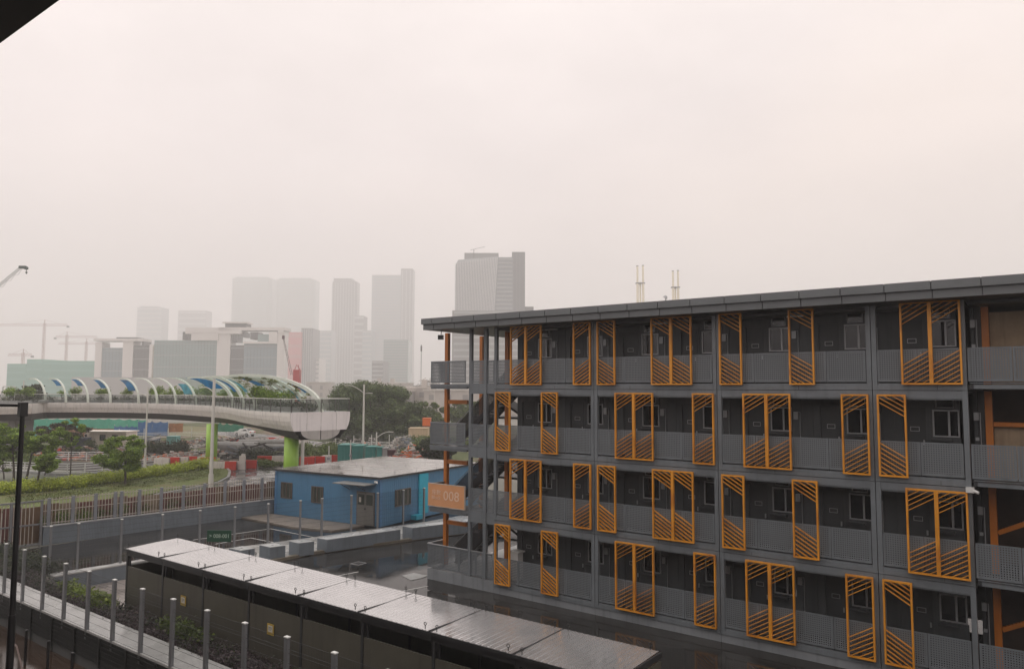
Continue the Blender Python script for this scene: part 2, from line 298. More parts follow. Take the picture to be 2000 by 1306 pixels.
for k, z in enumerate(FZ):
    top = z+3.0 if k < 3 else 12.13
    for i, x0 in enumerate(SE):
        x1 = SE[i+1] if i < 3 else XE
        # columns, lower edge beam, header, slab
        part('column', MB().box(x0+.012, -.02, z+.012, x0+.16, .14, top-.004), GREY)
        part('column', MB().box(x1-.16, -.02, z+.012, x1-.012, .14, top-.004), GREY)
        part('edge_beam', MB().box(x0+.161, -.012, z+.014, x1-.161, .16, z+.16).box(x0+.161, .012, z+.16, x1-.161, .15, z+.235), GREY)
        if k < 3: part('header_beam', MB().box(x0+.161, .0, top-.25, x1-.161, .15, top-.006).box(x0+.161, .03, top-.30, x1-.161, .14, top-.25), GREY)
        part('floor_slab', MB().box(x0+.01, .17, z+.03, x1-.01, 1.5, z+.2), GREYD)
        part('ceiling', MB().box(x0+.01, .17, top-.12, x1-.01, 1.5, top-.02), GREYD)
        if k: 
            sx_ = x0+.7+(i*1.3+k*.9) % 3 if x1-x0 > 4 else x0+1.9
            part('beam_joint', MB().box(sx_, -.0155, z+.02, sx_+.012, -.011, z+.155), BLK)
        n = 4 if i < 3 else 2; w = (x1-x0-.34)/n
        for j in range(n): rail_panel(x0+.17+w*j, x0+.17+w*(j+1)-.02, z+.29, z+1.345, .02)
        for j in range(1, n): part('rail_post', MB().box(x0+.17+w*j-.03, .03, z+.2, x0+.17+w*j+.01, .07, z+1.34), GREYD)
    # unit walls, doors, windows
    for i in range(7):
        xc = 1.0+2.7*i; xl = xc-1.35+ (.8 if i == 0 else 0); xr = min(xc+1.35, XE-.02)
        m = MB(); zt = top-.12; f0 = z+.2
        # wall built round its openings: door (xc-.37..xc+.35), window, fanlight
        m.box(xl, 1.35, f0, xc-.37, 1.47, zt).box(xc-.37, 1.35, f0+2.24, xc+.35, 1.47, zt).box(xc+.35, 1.35, f0, xc+.53, 1.47, zt)
        m.box(xc+.53, 1.35, f0, xr, 1.47, f0+1.24).box(xc+1.49 if xc+1.49 < xr else xr-.001, 1.35, f0+1.24, xr, 1.47, zt) if xc+1.49 < xr else m.box(xc+.53, 1.35, f0, xr, 1.47, f0+1.24)
        wr = min(xc+1.49, xr-.02)
        m.box(xc+.53, 1.35, f0+2.17, wr, 1.47, f0+2.21).box(xc+.53, 1.35, f0+2.21, xc+.63, 1.47, zt).box(xc+1.18, 1.35, f0+2.21, wr, 1.47, zt).box(xc+.63, 1.35, f0+2.62, xc+1.18, 1.47, zt)
        for cx in (xc-.62, xc+.44, xc-1.02):
            if cx > xl: m.box(cx, 1.338, f0, cx+.015, 1.35, zt)
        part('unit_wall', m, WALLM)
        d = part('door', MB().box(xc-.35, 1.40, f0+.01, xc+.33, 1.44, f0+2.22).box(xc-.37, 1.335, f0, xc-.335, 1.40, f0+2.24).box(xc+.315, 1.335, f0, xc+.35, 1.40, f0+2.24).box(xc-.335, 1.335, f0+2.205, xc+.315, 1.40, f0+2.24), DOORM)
        sp_ = MB()
        for a, b, c, dd in ((-.14, 0, .14, .018), (-.14, .14, .14, .158), (-.14, .018, -.122, .14), (.122, .018, .14, .14)): sp_.box(xc+a, 1.385, f0+1.42+b, xc+c, 1.40, f0+1.42+dd)
        part('notice_frame', sp_, ALU, parent=d)
        part('handle', MB().box(xc+.24, 1.36, f0+.98, xc+.29, 1.40, f0+1.14), ALU, parent=d)
        # window with two sashes
        wm = MB(); a0, a1, b0, b1 = xc+.54, wr-.01, f0+1.26, f0+2.16; t_ = .045
        mid = xc+1.02
        wm.box(a0, 1.36, b0, a1, 1.42, b0+t_).box(a0, 1.36, b1-t_, a1, 1.42, b1).box(a0, 1.36, b0+t_, a0+t_, 1.42, b1-t_).box(a1-t_, 1.36, b0+t_, a1, 1.42, b1-t_).box(mid-.03, 1.355, b0+t_, mid+.03, 1.415, b1-t_)
        w_ = part('window', wm, ALU)
        part('pane', MB().box(a0+t_, 1.395, b0+t_, mid-.03, 1.405, b1-t_), PANE, parent=w_)
        if a1-t_ > mid+.05: part('pane', MB().box(mid+.03, 1.385, b0+t_, a1-t_, 1.395, b1-t_), PANE, parent=w_)
        w2 = part('fanlight', MB().box(xc+.64, 1.37, f0+2.22, xc+1.17, 1.41, f0+2.25).box(xc+.64, 1.37, f0+2.58, xc+1.17, 1.41, f0+2.61).box(xc+.64, 1.37, f0+2.25, xc+.67, 1.41, f0+2.58).box(xc+1.14, 1.37, f0+2.25, xc+1.17, 1.41, f0+2.58), GALV)
        part('pane', MB().box(xc+.67, 1.39, f0+2.25, xc+1.14, 1.40, f0+2.58), PANE, parent=w2)
        part('sill_tray', MB().box(xc+.50, 1.12, f0+1.13, xc+1.1, 1.345, f0+1.20), GREYD)
        xp = xc-1.16
        if i > 0:
            part('meter_box', MB().box(xp-.12, 1.25, f0+1.72, xp+.04, 1.345, f0+2.0).cyl((xp+.1, 1.30, f0+.05), (xp+.1, 1.30, f0+2.0), .014, n=6).cyl((xp-.02, 1.3, f0+2.0), (xp+.1, 1.30, f0+2.0), .014, n=6), GALV)
    # corridor ceiling lamp
    for i in (0, 1, 2):
        part('corridor_light', MB().box(SE[i]+2.4, .7, top-.17, SE[i]+3.0, .82, top-.121), WHT)
# rear body of the block
part('rear_wall', MB().box(.46, 7.9, .28, XE, 8.0, 12.13), WALLM)
part('end_wall', MB().box(.35, 1.36, .28, .445, 8.0, 12.13), WALLM)
part('end_wall', MB().box(XE-.01, 1.48, .28, XE+.1, 8.0, 12.13), WALLM)
# screens ------------------------------------------------------------
SW, SH = .86, 2.68
def frame_mb():
    t = .055; m = MB()
    m.box(0, -.05, 0, t, .05, SH).box(SW-t, -.05, 0, SW, .05, SH).box(t, -.05, 0, SW-t, .05, t).box(t, -.05, SH-t, SW-t, .05, SH); return m
def slat_list(sgn):
    """slats of one screen: rising right (+1) or falling right (-1); top group and bottom group"""
    t = .055; x0, x1 = t, SW-t; sl = .60; L = []
    def clip(zl, lo, hi):    # line z = zl + sl*(x-x0)
        xa, xb = x0, x1
        if sl*(x1-x0)+zl > hi: xb = x0+(hi-zl)/sl
        if zl < lo: xa = x0+(lo-zl)/sl
        return (xa, zl+sl*(xa-x0), xb, zl+sl*(xb-x0)) if xb-xa > .07 else None
    W_ = sl*(x1-x0)
    zt = SH*.735; 
    for k in range(7):
        c = clip(zt+k*.152, t, SH-t)
        if c: L.append(c)
    zb = SH*.235
    for k in range(9):
        c = clip(zb-k*.152, t, SH-t)
        if c: L.append(c)
    if sgn < 0: L = [(SW-c, d, SW-a, b) for a, b, c, d in L]
    return L
FRAME = frame_mb().mesh('screen_frame', ORA); SLM = {}
for sg in (1, -1):
    SLM[sg] = []
    for a, b, c, d in slat_list(sg): SLM[sg].append(MB().bar((a, .0, b), (c, .0, d), .09, .02, up=(0, 0, 1)).mesh('slat', ORA))
allm = {}
for sg in (1, -1):
    m = MB()
    for a, b, c, d in slat_list(sg): m.bar((a, .0, b), (c, .0, d), .09, .02)
    allm[sg] = m.mesh('slats_small', ORA)
SCR = {3: [(1.045, 1), (1.905, 1), (4.44, 1), (5.62, -1), (8.12, -1), (8.98, -1), (10.95, -1), (13.52, -1), (17.1, 1), (17.96, 1)],
       2: [(.18, -1), (2.77, -1), (6.46, 1), (7.32, 1), (9.84, 1), (11.81, 1), (12.67, 1), (15.22, 1), (16.34, -1)],
       1: [(1.045, 1), (1.905, 1), (4.44, 1), (5.61, -1), (8.12, -1), (8.98, -1), (10.95, -1), (13.52, -1), (17.1, 1), (17.96, 1)],
       0: [(.19, -1), (2.77, -1), (6.43, 1), (7.29, 1), (9.81, 1), (11.8, 1), (12.66, 1), (15.2, 1), (16.33, -1)]}
for k, lst in SCR.items():
    for x, sg in lst:
        f_ = put('screen_panel', FRAME, BLK_, (x, -.12, FZ[k]+.19))
        if x > 5.5:
            for me in SLM[sg]: put('slat', me, f_)
        else: tag(put('slat', allm[sg], f_), kind='stuff')
        part('screen_bracket', MB().box(x+.3, -.07, FZ[k]+.3, x+.36, 0.0, FZ[k]+.36).box(x+.3, -.07, FZ[k]+2.78, x+.36, .0, FZ[k]+2.83), GREYD)
# roof ---------------------------------------------------------------
RX0, RX1 = -3.62, 30.0
part('roof_deck', MB().box(RX0+.05, -1.15, 12.41, RX1, 9.2, 12.60).box(RX0+.05, -1.01, 12.15, RX1, 9.2, 12.409), BLK)
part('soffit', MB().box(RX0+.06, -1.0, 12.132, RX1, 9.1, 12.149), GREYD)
xs = [RX0, -2.91]
while xs[-1] < RX1-1.5: xs.append(xs[-1]+1.318)
for a, b in zip(xs, xs[1:]):
    part('fascia_panel', MB().box(a+.014, -1.2, 12.40, b-.014, -1.165, 12.67), FASC)
    part('fascia_panel', MB().box(a+.03, -1.0-.06, 12.13, b+.0, -1.0-.025, 12.395).box(a+.03, -1.16, 12.39, b+.0, -1.06, 12.40), FASC)
part('roof_sheet', MB().box(RX0, -1.155, 12.605, RX1, 9.25, 12.66), FASC)
for j in range(8):
    a = -1.15+j*1.3; part('fascia_panel', MB().box(RX0-.03, a+.006, 12.40, RX0-.001, a+1.29, 12.67), FASC)
# stair end ----------------------------------------------------------
for k, z in enumerate(FZ):
    top = z+3.0 if k < 3 else 12.13
    if k == 0:
        for j in range(4): rail_panel(-4.13+j*1.02, -4.13+(j+1)*1.02-.02, .60, 1.70, .03)
        rail_panel(0, 1.1, .60, 1.70, 0, math.pi/2, name='railing_panel').location = (-4.12, .06, .60)
        part('top_rail', MB().box(-4.16, -.01, 1.70, -.05, .06, 1.73).box(-4.16, .06, 1.70, -4.09, 1.2, 1.73), ALU)
    else:
        part('landing_slab', MB().box(-3.98, .02, z+.03, -.02, 1.5, z+.2), GREYD)
        part('landing_edge', MB().box(-4.02, -.05, z+.10, -1.5, .015, z+.24).box(-4.02, -.02, z-.0, -1.66, .04, z+.10), GREY)
        if k != 1:
            for j in range(2): rail_panel(-4.0+j*1.15, -4.0+(j+1)*1.15-.02, z+.3, z+1.345, -.03)
        rail_panel(0, 1.2, z+.3, z+1.345, 0, math.pi/2).location = (-4.0, 0, z+.3)
        part('top_rail', MB().box(-4.02, -.05, z+1.345, -1.68, .0, z+1.37).box(-4.03, 0, z+1.345, -3.97, 1.2, z+1.37), GALV)
        rail_panel(-1.36, -.52, z+.3, z+1.345, .0)
        part('edge_beam', MB().box(-1.36, -.03, z-.22, -.61, .015, z+.285).box(-.43, .0, z-.22, .0, .04, z+.285), GREY)
        rail_panel(-.40, -.02, z+.3, z+1.345, .02)
part('column', MB().box(-1.52, -.02, .55, -1.37, .13, 12.14), GREY)
part('column', MB().box(-.60, -.04, .55, -.43, .13, 12.14), GREY)
for x, y, w in ((-3.95, 1.12, .2), (-3.95, 3.9, .2), (-.45, 1.62, .2)):
    part('orange_column', MB().box(x-w/2, y-w/2, .52, x+w/2, y+w/2, 12.13), ORAD)
for z in FZ[1:]:
    part('orange_beam', MB().box(-3.84, 1.05, z-.75+.0, -2.55, 1.18, z-.55), ORAD)
STAIRP = perfmat('stair_perforated_sheet', (.022, .022, .026), .05, .35)
for k, z in enumerate(FZ[:3]):
    z0 = z+.2; st = MB(); n = 16; x0, x1 = -3.7, -.2
    run = (x1-x0)/n; rise = 3.0/n
    fl = part('stair_flight', MB().bar((x0, 1.62, z0-.02), (x1, 1.62, z0+2.98), .05, .28).bar((x0, 2.7, z0-.02), (x1, 2.7, z0+2.98), .05, .28), BLK)
    for j in range(n):
        part('step', MB().box(x0+j*run, 1.65, z0+(j+.8)*rise, x0+(j+1)*run+.03, 2.67, z0+(j+1)*rise), BLK, parent=fl)
    m = MB(); h = 1.05
    for y in (1.58, 2.74): m.add([(x0, y, z0-.1), (x1, y, z0+2.9), (x1, y, z0+2.9+h), (x0, y, z0-.1+h)], [(0, 1, 2, 3)])
    part('stair_guard', m, STAIRP)
    part('handrail', MB().bar((x0-.1, 1.55, z0+h-.12), (x1, 1.55, z0+2.9+h), .03, .03).bar((x0+.9, 2.78, z0+h+.2), (x1, 2.78, z0+2.9+h-.2), .03, .03), GALV)
    part('mid_landing', MB().box(-3.9, 2.8, z+1.5, -.5, 4.4, z+1.6), BLK)
    part('back_flight', MB().bar((-.4, 3.4, z+1.6), (-3.4, 3.4, z+3.2), 1.0, .12), BLK)
# right-hand stair core ----------------------------------------------
PLY = pm('plywood_sheet', (.30, .22, .14), .6, 0, .25, 2, streak=.4)
RUST = pm('brown_sheet', (.06, .035, .025), .7, 0, .3, 1.5)
for k, z in enumerate(FZ):
    top = z+3.0 if k < 3 else 12.13
    part('landing_slab', MB().box(XE+.04, .02, z+.05, 26, 3.4, z+.19), GREYD)
    part('landing_edge', MB().box(XE+.16, -.04, z+.06, 26, .018, z+.19).box(XE+.06, -.08, z+.225, 26, -.03, z+.25), GREY)
    for j in range(4): rail_panel(XE+.03+j*1.18, XE+.03+(j+1)*1.18-.02, z+.29, z+1.345, -.05)
    part('core_wall', MB().box(XE+.1, 3.42, z+.05, 26, 3.5, top+.049), RUST if k != 3 else DARK)
    part('core_wall', MB().box(XE+.12, 1.4, z+.2, XE+.3, 3.4, top), GREYD)
    part('orange_column', MB().box(XE+.32, 1.25, z+.2, XE+.52, 1.45, top-.01), ORAD)
    part('orange_column', MB().box(20.75, 1.25, z+.2, 20.95, 1.45, top-.01), ORAD)
    if k == 3: part('plywood_sheet', MB().box(XE+.53, 1.5, z+.2, 20.74, 1.53, top-.3), PLY)
    if k == 2:
        part('plywood_sheet', MB().box(XE+.53, 1.5, z+.2, 20.6, 1.53, z+1.85), PLY)
        part('orange_beam', MB().box(XE+.53, 1.3, z+1.86, 20.74, 1.44, z+2.0), ORAD)
    if k < 2: part('orange_beam', MB().bar((XE+.53, 1.35, z+1.5), (20.74, 1.35, z+2.15), .12, .14), ORAD)
    part('meter_box', MB().box(XE+.02, 1.1, z+2.05, XE+.16, 1.2, z+2.3).cyl((XE+.2, 1.1, z+.3), (XE+.2, 1.1, z+2.3), .014, n=6).box(XE+.05, 1.08, z+1.4, XE+.15, 1.14, z+1.5), GALV)
part('core_ceiling', MB().box(XE+.04, .2, 12.0, 26, 3.4, 12.12), GREYD)
# small things hung on the block --------------------------------------
t = thing('floodlight', 'black floodlight hanging under the left end of the block roof', 'floodlight', (-3.2, -.2, 11.9))
MB().box(-.13, -.12, -.2, .13, .04, .02).build('lamp_head', BLK, t, rz=.5); MB().cyl((0, 0, 0), (.02, 0, .24), .02).build('bracket', BLK, t)
t = thing('security_camera', 'white security camera on the right end column of the block', 'camera', (XE-.05, -.14, 6.22))
MB().box(-.1, -.06, -.07, .12, .12, .09).build('housing', WHT, t); MB().cyl((.1, -.02, .0), (.24, -.1, -.05), .045).build('lens_tube', WHT, t)
m = MB().box(.35, .75, .5, .95, 1.2, 1.35).box(.30, .7, 1.9, 1.0, 1.25, 1.98)
t = thing('washing_machine', 'white box under a pale cover on the ground floor corridor', 'cabinet', (.35, .75, .5))
MB().box(.05, 0, 0, .5, .4, 1.25).build('body', WHT, t); MB().box(-.02, -.04, 1.26, .58, .46, 1.32).build('cover', WHT, t)

def text_mesh(txt, size, font_scale=1.0):
    c = bpy.data.curves.new('lettering', 'FONT'); c.body = txt; c.size = size; c.align_x = 'LEFT'; c.resolution_u = 3; c.extrude = .004
    o = bpy.data.objects.new('lettering', c); COL.objects.link(o); bpy.context.view_layer.update()
    dg = bpy.context.evaluated_depsgraph_get(); me = bpy.data.meshes.new_from_object(o.evaluated_get(dg)); bpy.data.objects.remove(o); bpy.data.curves.remove(c); return me
def lettering(txt, size, mat, parent, x, y, z, sx=1.0, rz=0.0, fit=None):
    me = text_mesh(txt, size)
    if fit and len(me.vertices):
        xs_ = [v.co.x for v in me.vertices]; ys_ = [v.co.y for v in me.vertices]; a, b = min(xs_), max(xs_); c, d = min(ys_), max(ys_)
        for v in me.vertices: v.co.x = (v.co.x-a)/(b-a)*fit[0]; v.co.y = (v.co.y-c)/(d-c)*fit[1]
    me.materials.clear(); me.materials.append(mat)
    o = bpy.data.objects.new('lettering', me); COL.objects.link(o); o.parent = parent; o.location = (x, y, z); o.rotation_euler = (math.pi/2, 0, rz); return o
PEACH = pm('peach_sign_board', (.62, .30, .14), .5, 0, .06, 2); PALE = pm('pale_lettering', (.75, .52, .38), .5, 0, 0)
t = thing('block_sign', 'peach coloured board reading Block 008 on the first floor landing rail', 'sign', (-4.0, -.09, 3.6))
MB().box(0, -.03, 0, 2.32, .03, 1.05).build('sign_board', PEACH, t)
m = MB().box(-.03, -.04, -.03, 2.35, .04, 0).box(-.03, -.04, 1.05, 2.35, .04, 1.08).box(-.03, -.04, 0, 0, .04, 1.05).box(2.32, -.04, 0, 2.35, .04, 1.05); m.build('sign_frame', pm('sign_edge', (.5, .4, .32), .5), t)
lettering('008', .6, PALE, t, 1.0, -.036, .32, fit=(1.0, .45))
lettering('\u5ea7\u6578', .28, PALE, t, .24, -.036, .55, fit=(.58, .24))
lettering('Block', .2, PALE, t, .24, -.036, .32, fit=(.58, .17))
# ================================================================ retaining walls, planting
WETC = pm('wet_pale_coping', (.42, .42, .41), .22, 0, .2, 1.0, bump=.04, bs=8, rvar=.12)
t = thing('retaining_wall', 'low dark retaining wall with a pale wet coping along the near mesh fence', 'wall', (0, -13.5, 0))
DWW = pm('dark_wet_wall', (.018, .019, .018), .65, 0, .3, 1.2, streak=.3, spec=.2)
MB().box(-40, -.60, -1.2, 24, -.42, .22).build('wall', DWW, t)
for k in range(26):
    MB().box(-22.3+2.015*k-15, -.66, -1.2, -22.18+2.015*k-15, -.601, .21).build('rib', DWW, t)
for k in range(6): MB().box(-40, -.62, -.75+k*.16, 24, -.601, -.69+k*.16).build('slat', DWW, t)
for k in range(21):
    x = -40+k*3.05; MB().box(x+.008, -.6, .222, x+3.042, .53, .30).build('coping_slab', WETC, t)
t = thing('planter_kerb', 'pale low kerb wall under the post fence beside the sunken planting', 'wall', (-18.9, -8, 0))
MB().prism([(-.38, -3.1), (.28, -3.1), (.50, 2.1), (.2, 2.1)], -.72, .03).build('side_wall', CONCB, t)
MB().prism([(-.42, -3.12), (.31, -3.12), (.53, 2.12), (.15, 2.12)], .032, .10).build('coping', WETC, t)
MB().box(.3, 2.0, -.72, 8.5, 2.09, .05).build('side_wall', CONCB, t); MB().box(8.5, -2.7, -.72, 8.58, 2.1, .05).build('side_wall', CONCB, t)
def vgrass(name, label, cat, x0, x1, y0, y1, z0, h, n, size, mat, seed=1, kind='stuff', nb=60, wob=.3):
    r = np.random.RandomState(seed); B = []
    for _ in range(nb):
        hh = h*(.7+.6*r.rand()); B.append((x0+(x1-x0)*r.rand(), y0+(y1-y0)*r.rand(), z0+hh*.35, .35+.25*r.rand(), .28+.2*r.rand(), hh*.65))
    o = leaves(name, B, n, size, mat, seed=seed, shell=.3); return tag(o, label, cat, kind=kind)
PURP = leafmat('purple_leaves', (.04, .028, .034), (.12, .085, .09), (.20, .17, .12))
DKG = leafmat('dark_green_leaves', (.014, .022, .008), (.045, .06, .02), (.10, .11, .03))
LIME = leafmat('lime_leaves', (.09, .13, .012), (.20, .27, .025), (.32, .36, .05))
MIDG = leafmat('mid_green_leaves', (.045, .075, .012), (.13, .18, .03), (.22, .26, .05))
FRESH = leafmat('fresh_green_leaves', (.07, .13, .010), (.22, .33, .025), (.36, .44, .05))
OLIV = leafmat('banyan_leaves', (.04, .068, .018), (.12, .17, .045), (.20, .25, .08))
vgrass('low_shrubs', 'dark purple leaved shrubs in the strip behind the pale coping', 'shrubs', -24, 8, -12.8, -11.9, .0, .5, 46000, .075, PURP, 3, nb=480)
vgrass('low_shrubs', 'dark green and brown bedding shrubs mixed into the near planting strip', 'shrubs', -22, 9, -12.8, -12.0, .05, .5, 9000, .09, DKG, 4, nb=120)
vgrass('grass_clump', 'lime green strappy grass clump beyond the dark shrubs left of the shelter', 'plant', -14.9, -10.6, -12.35, -11.95, .2, .5, 4200, .13, LIME, 5, nb=34)
vgrass('low_shrubs', 'dark shrub mass at the far left behind the black lamp column', 'shrubs', -27, -19.2, -13.2, -10.6, .0, .8, 16000, .11, DKG, 6, nb=120)
vgrass('grass_clump', 'yellow green leafy plant in the strip in front of the shelter with the yellow notice', 'plant', -6.0, -3.6, -12.5, -12.0, .3, .55, 1800, .12, MIDG, 7, nb=18)

# ================================================================ mesh fences
def mesh_fence(name, label, pts, h, z, pw=.12, pd=.07, bay_sub=30, cap=True, curl=True):
    t = thing(name, label, 'fence', (*pts[0], z))
    a0 = math.atan2(pts[-1][1]-pts[0][1], pts[-1][0]-pts[0][0])
    pme = MB().obox((0, 0, h/2-.2), (pd, pw, h+.4)).mesh('post', GALVP)
    cme = MB().obox((0, 0, h+.015), (pd+.02, pw+.02, .03)).mesh('post_cap', WHT)
    wm = MB()
    for i, p in enumerate(pts):
        q = (p[0]-pts[0][0], p[1]-pts[0][1])
        po = put('post', pme, t, (*q, 0), a0); put('post_cap', cme, po)
        if i+1 < len(pts):
            n = (pts[i+1][0]-pts[0][0], pts[i+1][1]-pts[0][1])
            for j in range(1, bay_sub):
                s_ = j/bay_sub; x = q[0]+(n[0]-q[0])*s_; y = q[1]+(n[1]-q[1])*s_
                wm.add([(x-.0055, y, .03), (x+.0055, y, .03), (x, y+.003, .03), (x-.0055, y, h-.03), (x+.0055, y, h-.03), (x, y+.003, h-.03)], [(0, 1, 4, 3), (1, 2, 5, 4), (2, 0, 3, 5)])
            for zz in (.05, .32, .6, .88, 1.16, 1.44, 1.72, h-.3, h-.04): wm.bar((*q, zz), (*n, zz), .007, .008)
    tag(wm.build('wire_mesh', pm('wire_steel', (.05, .052, .055), .6, 0, 0), t), kind='stuff'); return t
GALVP = pm('fence_post_grey', (.20, .205, .215), .4, .25, .12, 3, streak=.2)
mesh_fence('mesh_fence', 'near welded mesh fence with white capped posts in front of the pale coping', [(-22.3+2.015*k, -14.05) for k in range(19)], 2.12, .28, pw=.10, pd=.15)
FA = [(-19.55, -10.97), (-19.3, -9.78), (-18.85, -7.84), (-18.6, -5.76), (-18.25, -3.77), (-17.84, -1.83), (-17.37, .1), (-16.9, 2.07), (-16.6, 3.49), (-16.2, 5.53), (-15.75, 7.41), (-15.4, 9.43), (-15.05, 11.1)]
mesh_fence('mesh_fence', 'middle mesh fence with grey posts between the two wet car parks', FA, 2.30, .05, pw=.13, pd=.1, bay_sub=28)

# rear wall with picket fence
P0, P1 = (-27.75, -11.5), (-26.3, 7.2)
ang = math.atan2(P1[1]-P0[1], P1[0]-P0[0]); Lr = math.hypot(P1[0]-P0[0], P1[1]-P0[1])
t = thing('boundary_wall', 'blue grey rendered wall at the back of the far car park under the picket fence', 'wall', (*P0, 0), ang)
m = MB().box(3.2, -.15, -.05, Lr, .15, 1.05); m.build('wall', CONCB, t); MB().box(3.2, -.18, 1.053, Lr, .18, 1.10).build('coping', pm('coping_grey', (.36, .36, .36), .35, 0, .15, 2), t)
t = thing('picket_fence', 'pale metal picket fence standing on the blue grey boundary wall', 'fence', (*P0, 1.10), ang)
PKM = pm('picket_paint', (.42, .38, .33), .5, .1, .15, 3)
pk = MB().box(-.016, -.02, .04, .016, .02, 1.62).mesh('picket', PKM); ps = MB().box(-.09, -.07, 0, .09, .07, 1.62).mesh('post', pm('fence_post_blue_grey', (.22, .23, .25), .45, .1, .1, 2))
posts = [(u, None) for u in (95, 142, 186, 224, 236, 271, 314, 357, 398, 438, 475, 510)]
def along(u):   # distance along the wall line under column u
    d = FWD+(u-1000)/F_PX*RIGHT+(653-1000)/F_PX*UP; d2 = np.array([d[0], d[1]]); e_ = np.array([math.cos(ang), math.sin(ang)]); r0 = np.array(P0)-CAM[:2]
    Mx = np.array([[d2[0], -e_[0]], [d2[1], -e_[1]]]); return float(np.linalg.solve(Mx, r0)[1])
sp = [along(u) for u, _ in posts]
for s_ in sp: put('post', ps, t, (s_, 0, 0))
s_ = 3.3
while s_ < Lr:
    if min(abs(s_-q) for q in sp) > .12: put('picket', pk, t, (s_, .03, 0))
    s_ += .185
for zz in (.12, .85, 1.5): MB().box(3.2, -.03, zz, Lr, -.005, zz+.045).build('rail', PKM, t)
t = thing('picket_gate', 'tall grey framed picket gate at the left end of the boundary wall', 'gate', (*P0, 0), ang)
m = MB()
for x in (-4.5, -1.6, 1.5, 3.05): m.box(x, -.06, 0, x+.12, .06, 2.65)
for zz in (.05, 1.2, 2.55): m.box(-4.5, -.04, zz, 3.1, .04, zz+.09)
m.build('gate_frame', GALVP, t); pk2 = MB().box(-.02, -.015, .1, .02, .015, 2.55).mesh('picket', PKM)
for k in range(36): put('picket', pk2, t, (-4.3+k*.2, .06, 0))
# red-brown hoarding and shrubs seen through the pickets
t = thing('hoarding', 'maroon and brown board hoarding seen through the picket fence', 'fence', (-29.0, -14, 0), ang)
r_ = random.Random(5); bm_ = [pm('maroon_board', (.11, .035, .028), .6, 0, .25, 2), pm('brown_board', (.13, .075, .04), .6, 0, .25, 2), pm('tan_board', (.20, .15, .10), .6, 0, .25, 2)]
for k in range(24): MB().box(k*1.0, 0, 0, k*1.0+.97, .05, 2.1+.15*r_.random()).build('board', bm_[r_.choice([0, 0, 1, 1, 2])], t)
vgrass('low_shrubs', 'yellow green shrubs behind the picket fence', 'shrubs', -28.6, -27.9, -8, 7, 1.0, .9, 9000, .13, MIDG, 8, nb=60)

# ================================================================ concrete blocks and bench walls
def block(label, pts, h, top=WETC, grp=None):
    c = np.mean(np.array(pts), 0); t = thing('concrete_block', label, 'concrete block', (c[0], c[1], .06), group=grp)
    q = [(p[0]-c[0], p[1]-c[1]) for p in pts]; b = MB().prism(q, 0, h-.02).build('body', CONCB, t)
    MB().prism([(x*.992, y*.992) for x, y in q], h-.02, h).build('top_face', pm('block_top', (.36, .37, .37), .3, 0, .2, 2, rvar=.1), t)
    MB().cyl((0, 0, h), (0, 0, h+.006), .06, n=10).build('lifting_hole', BLK, t); return t
def tri(a, b, c):   # plan outline from three ground corners
    A_, B_, C_ = [G(*q, .06)[:2] for q in (a, b, c)]; D_ = A_+C_-B_; return [tuple(A_), tuple(B_), tuple(C_), tuple(D_)]
g_ = 'concrete barrier blocks beside the parking'
block('blue grey concrete cube half hidden behind the shelter roof under the green sign', tri((446, 1096), (470, 1101), (497, 1096)), .70, grp=g_)
block('blue grey concrete cube standing nearest to the green sign', tri((506, 1089), (527, 1094), (557, 1090)), .70, grp=g_)
block('blue grey concrete cube between the first cube and the long low wall', tri((564, 1082), (584, 1086), (613, 1082)), .72, grp=g_)
block('long blue grey concrete wall block in front of the blue cabin door', tri((619, 1074), (638, 1078), (782, 1056)), .70)
block('blue grey concrete wall block running behind the block sign towards the stairs', tri((786, 1050.5), (805, 1054), (1010, 1028)), .74)
t = thing('unit_sign', 'small green sign on a post reading 008-001 behind the shelter roof', 'sign', (-15.0, -4.55, 0), .62)
MB().box(-.65, -.02, 1.15, .65, .02, 1.75).build('sign_plate', pm('sign_green', (.012, .06, .035), .45, 0, .1, 2), t); MB().cyl((0, .04, 0), (0, .04, 1.6), .035).build('post', GALVP, t)
lettering('> 008-001', .28, pm('sign_pale', (.4, .5, .42), .5, 0, 0), t, -.52, -.03, 1.36, fit=(1.04, .2))

# ================================================================ shelter (covered walkway)
t = thing('bin_shelter', 'long low shelter with dark walls and a pale wet corrugated roof in sections', 'shelter', (0, -11.6, 0))
SHR = pm('wet_roof_sheet', (.56, .55, .55), .15, .7, .10, .8, rvar=.08)
SHD = pm('shelter_dark_steel', (.035, .035, .037), .35, .2, .1, 2); SHW = pm('shelter_wall_board', (.075, .068, .05), .5, 0, .15, 1.0, streak=.25)
sx0 = -10.4; pitch = 2.915
def corr(w, d, n, hgt):
    m = MB(); z0, z1 = 0, .0
    for k in range(n):
        a = w*k/n; b = w*(k+1)/n; rr = (b-a)*.16
        pr = [(a, 0), (b-2*rr, 0), (b-1.6*rr, hgt), (b-.4*rr, hgt), (b, 0)]
        for (xa, za), (xb, zb) in zip(pr, pr[1:]): m.add([(xa, 0, za), (xb, 0, zb), (xb, d, zb+.06), (xa, d, za+.06)], [(0, 1, 2, 3)])
    m.box(0, 0, -.05, w, .03, -.004).box(0, d-.03, -.03, w, d, .05); return m
cme = corr(pitch-.05, 2.3, 14, .007).mesh('roof_sheet', SHR)
eye = MB().cyl((0, 0, 0), (0, 0, .09), .014, n=6)
for k in range(8):
    a, b = 2*math.pi*k/8, 2*math.pi*(k+1)/8; eye.bar((.045*math.cos(a), 0, .135+.045*math.sin(a)), (.045*math.cos(b), 0, .135+.045*math.sin(b)), .015, .015)
eme = eye.mesh('lifting_eye', BLK)
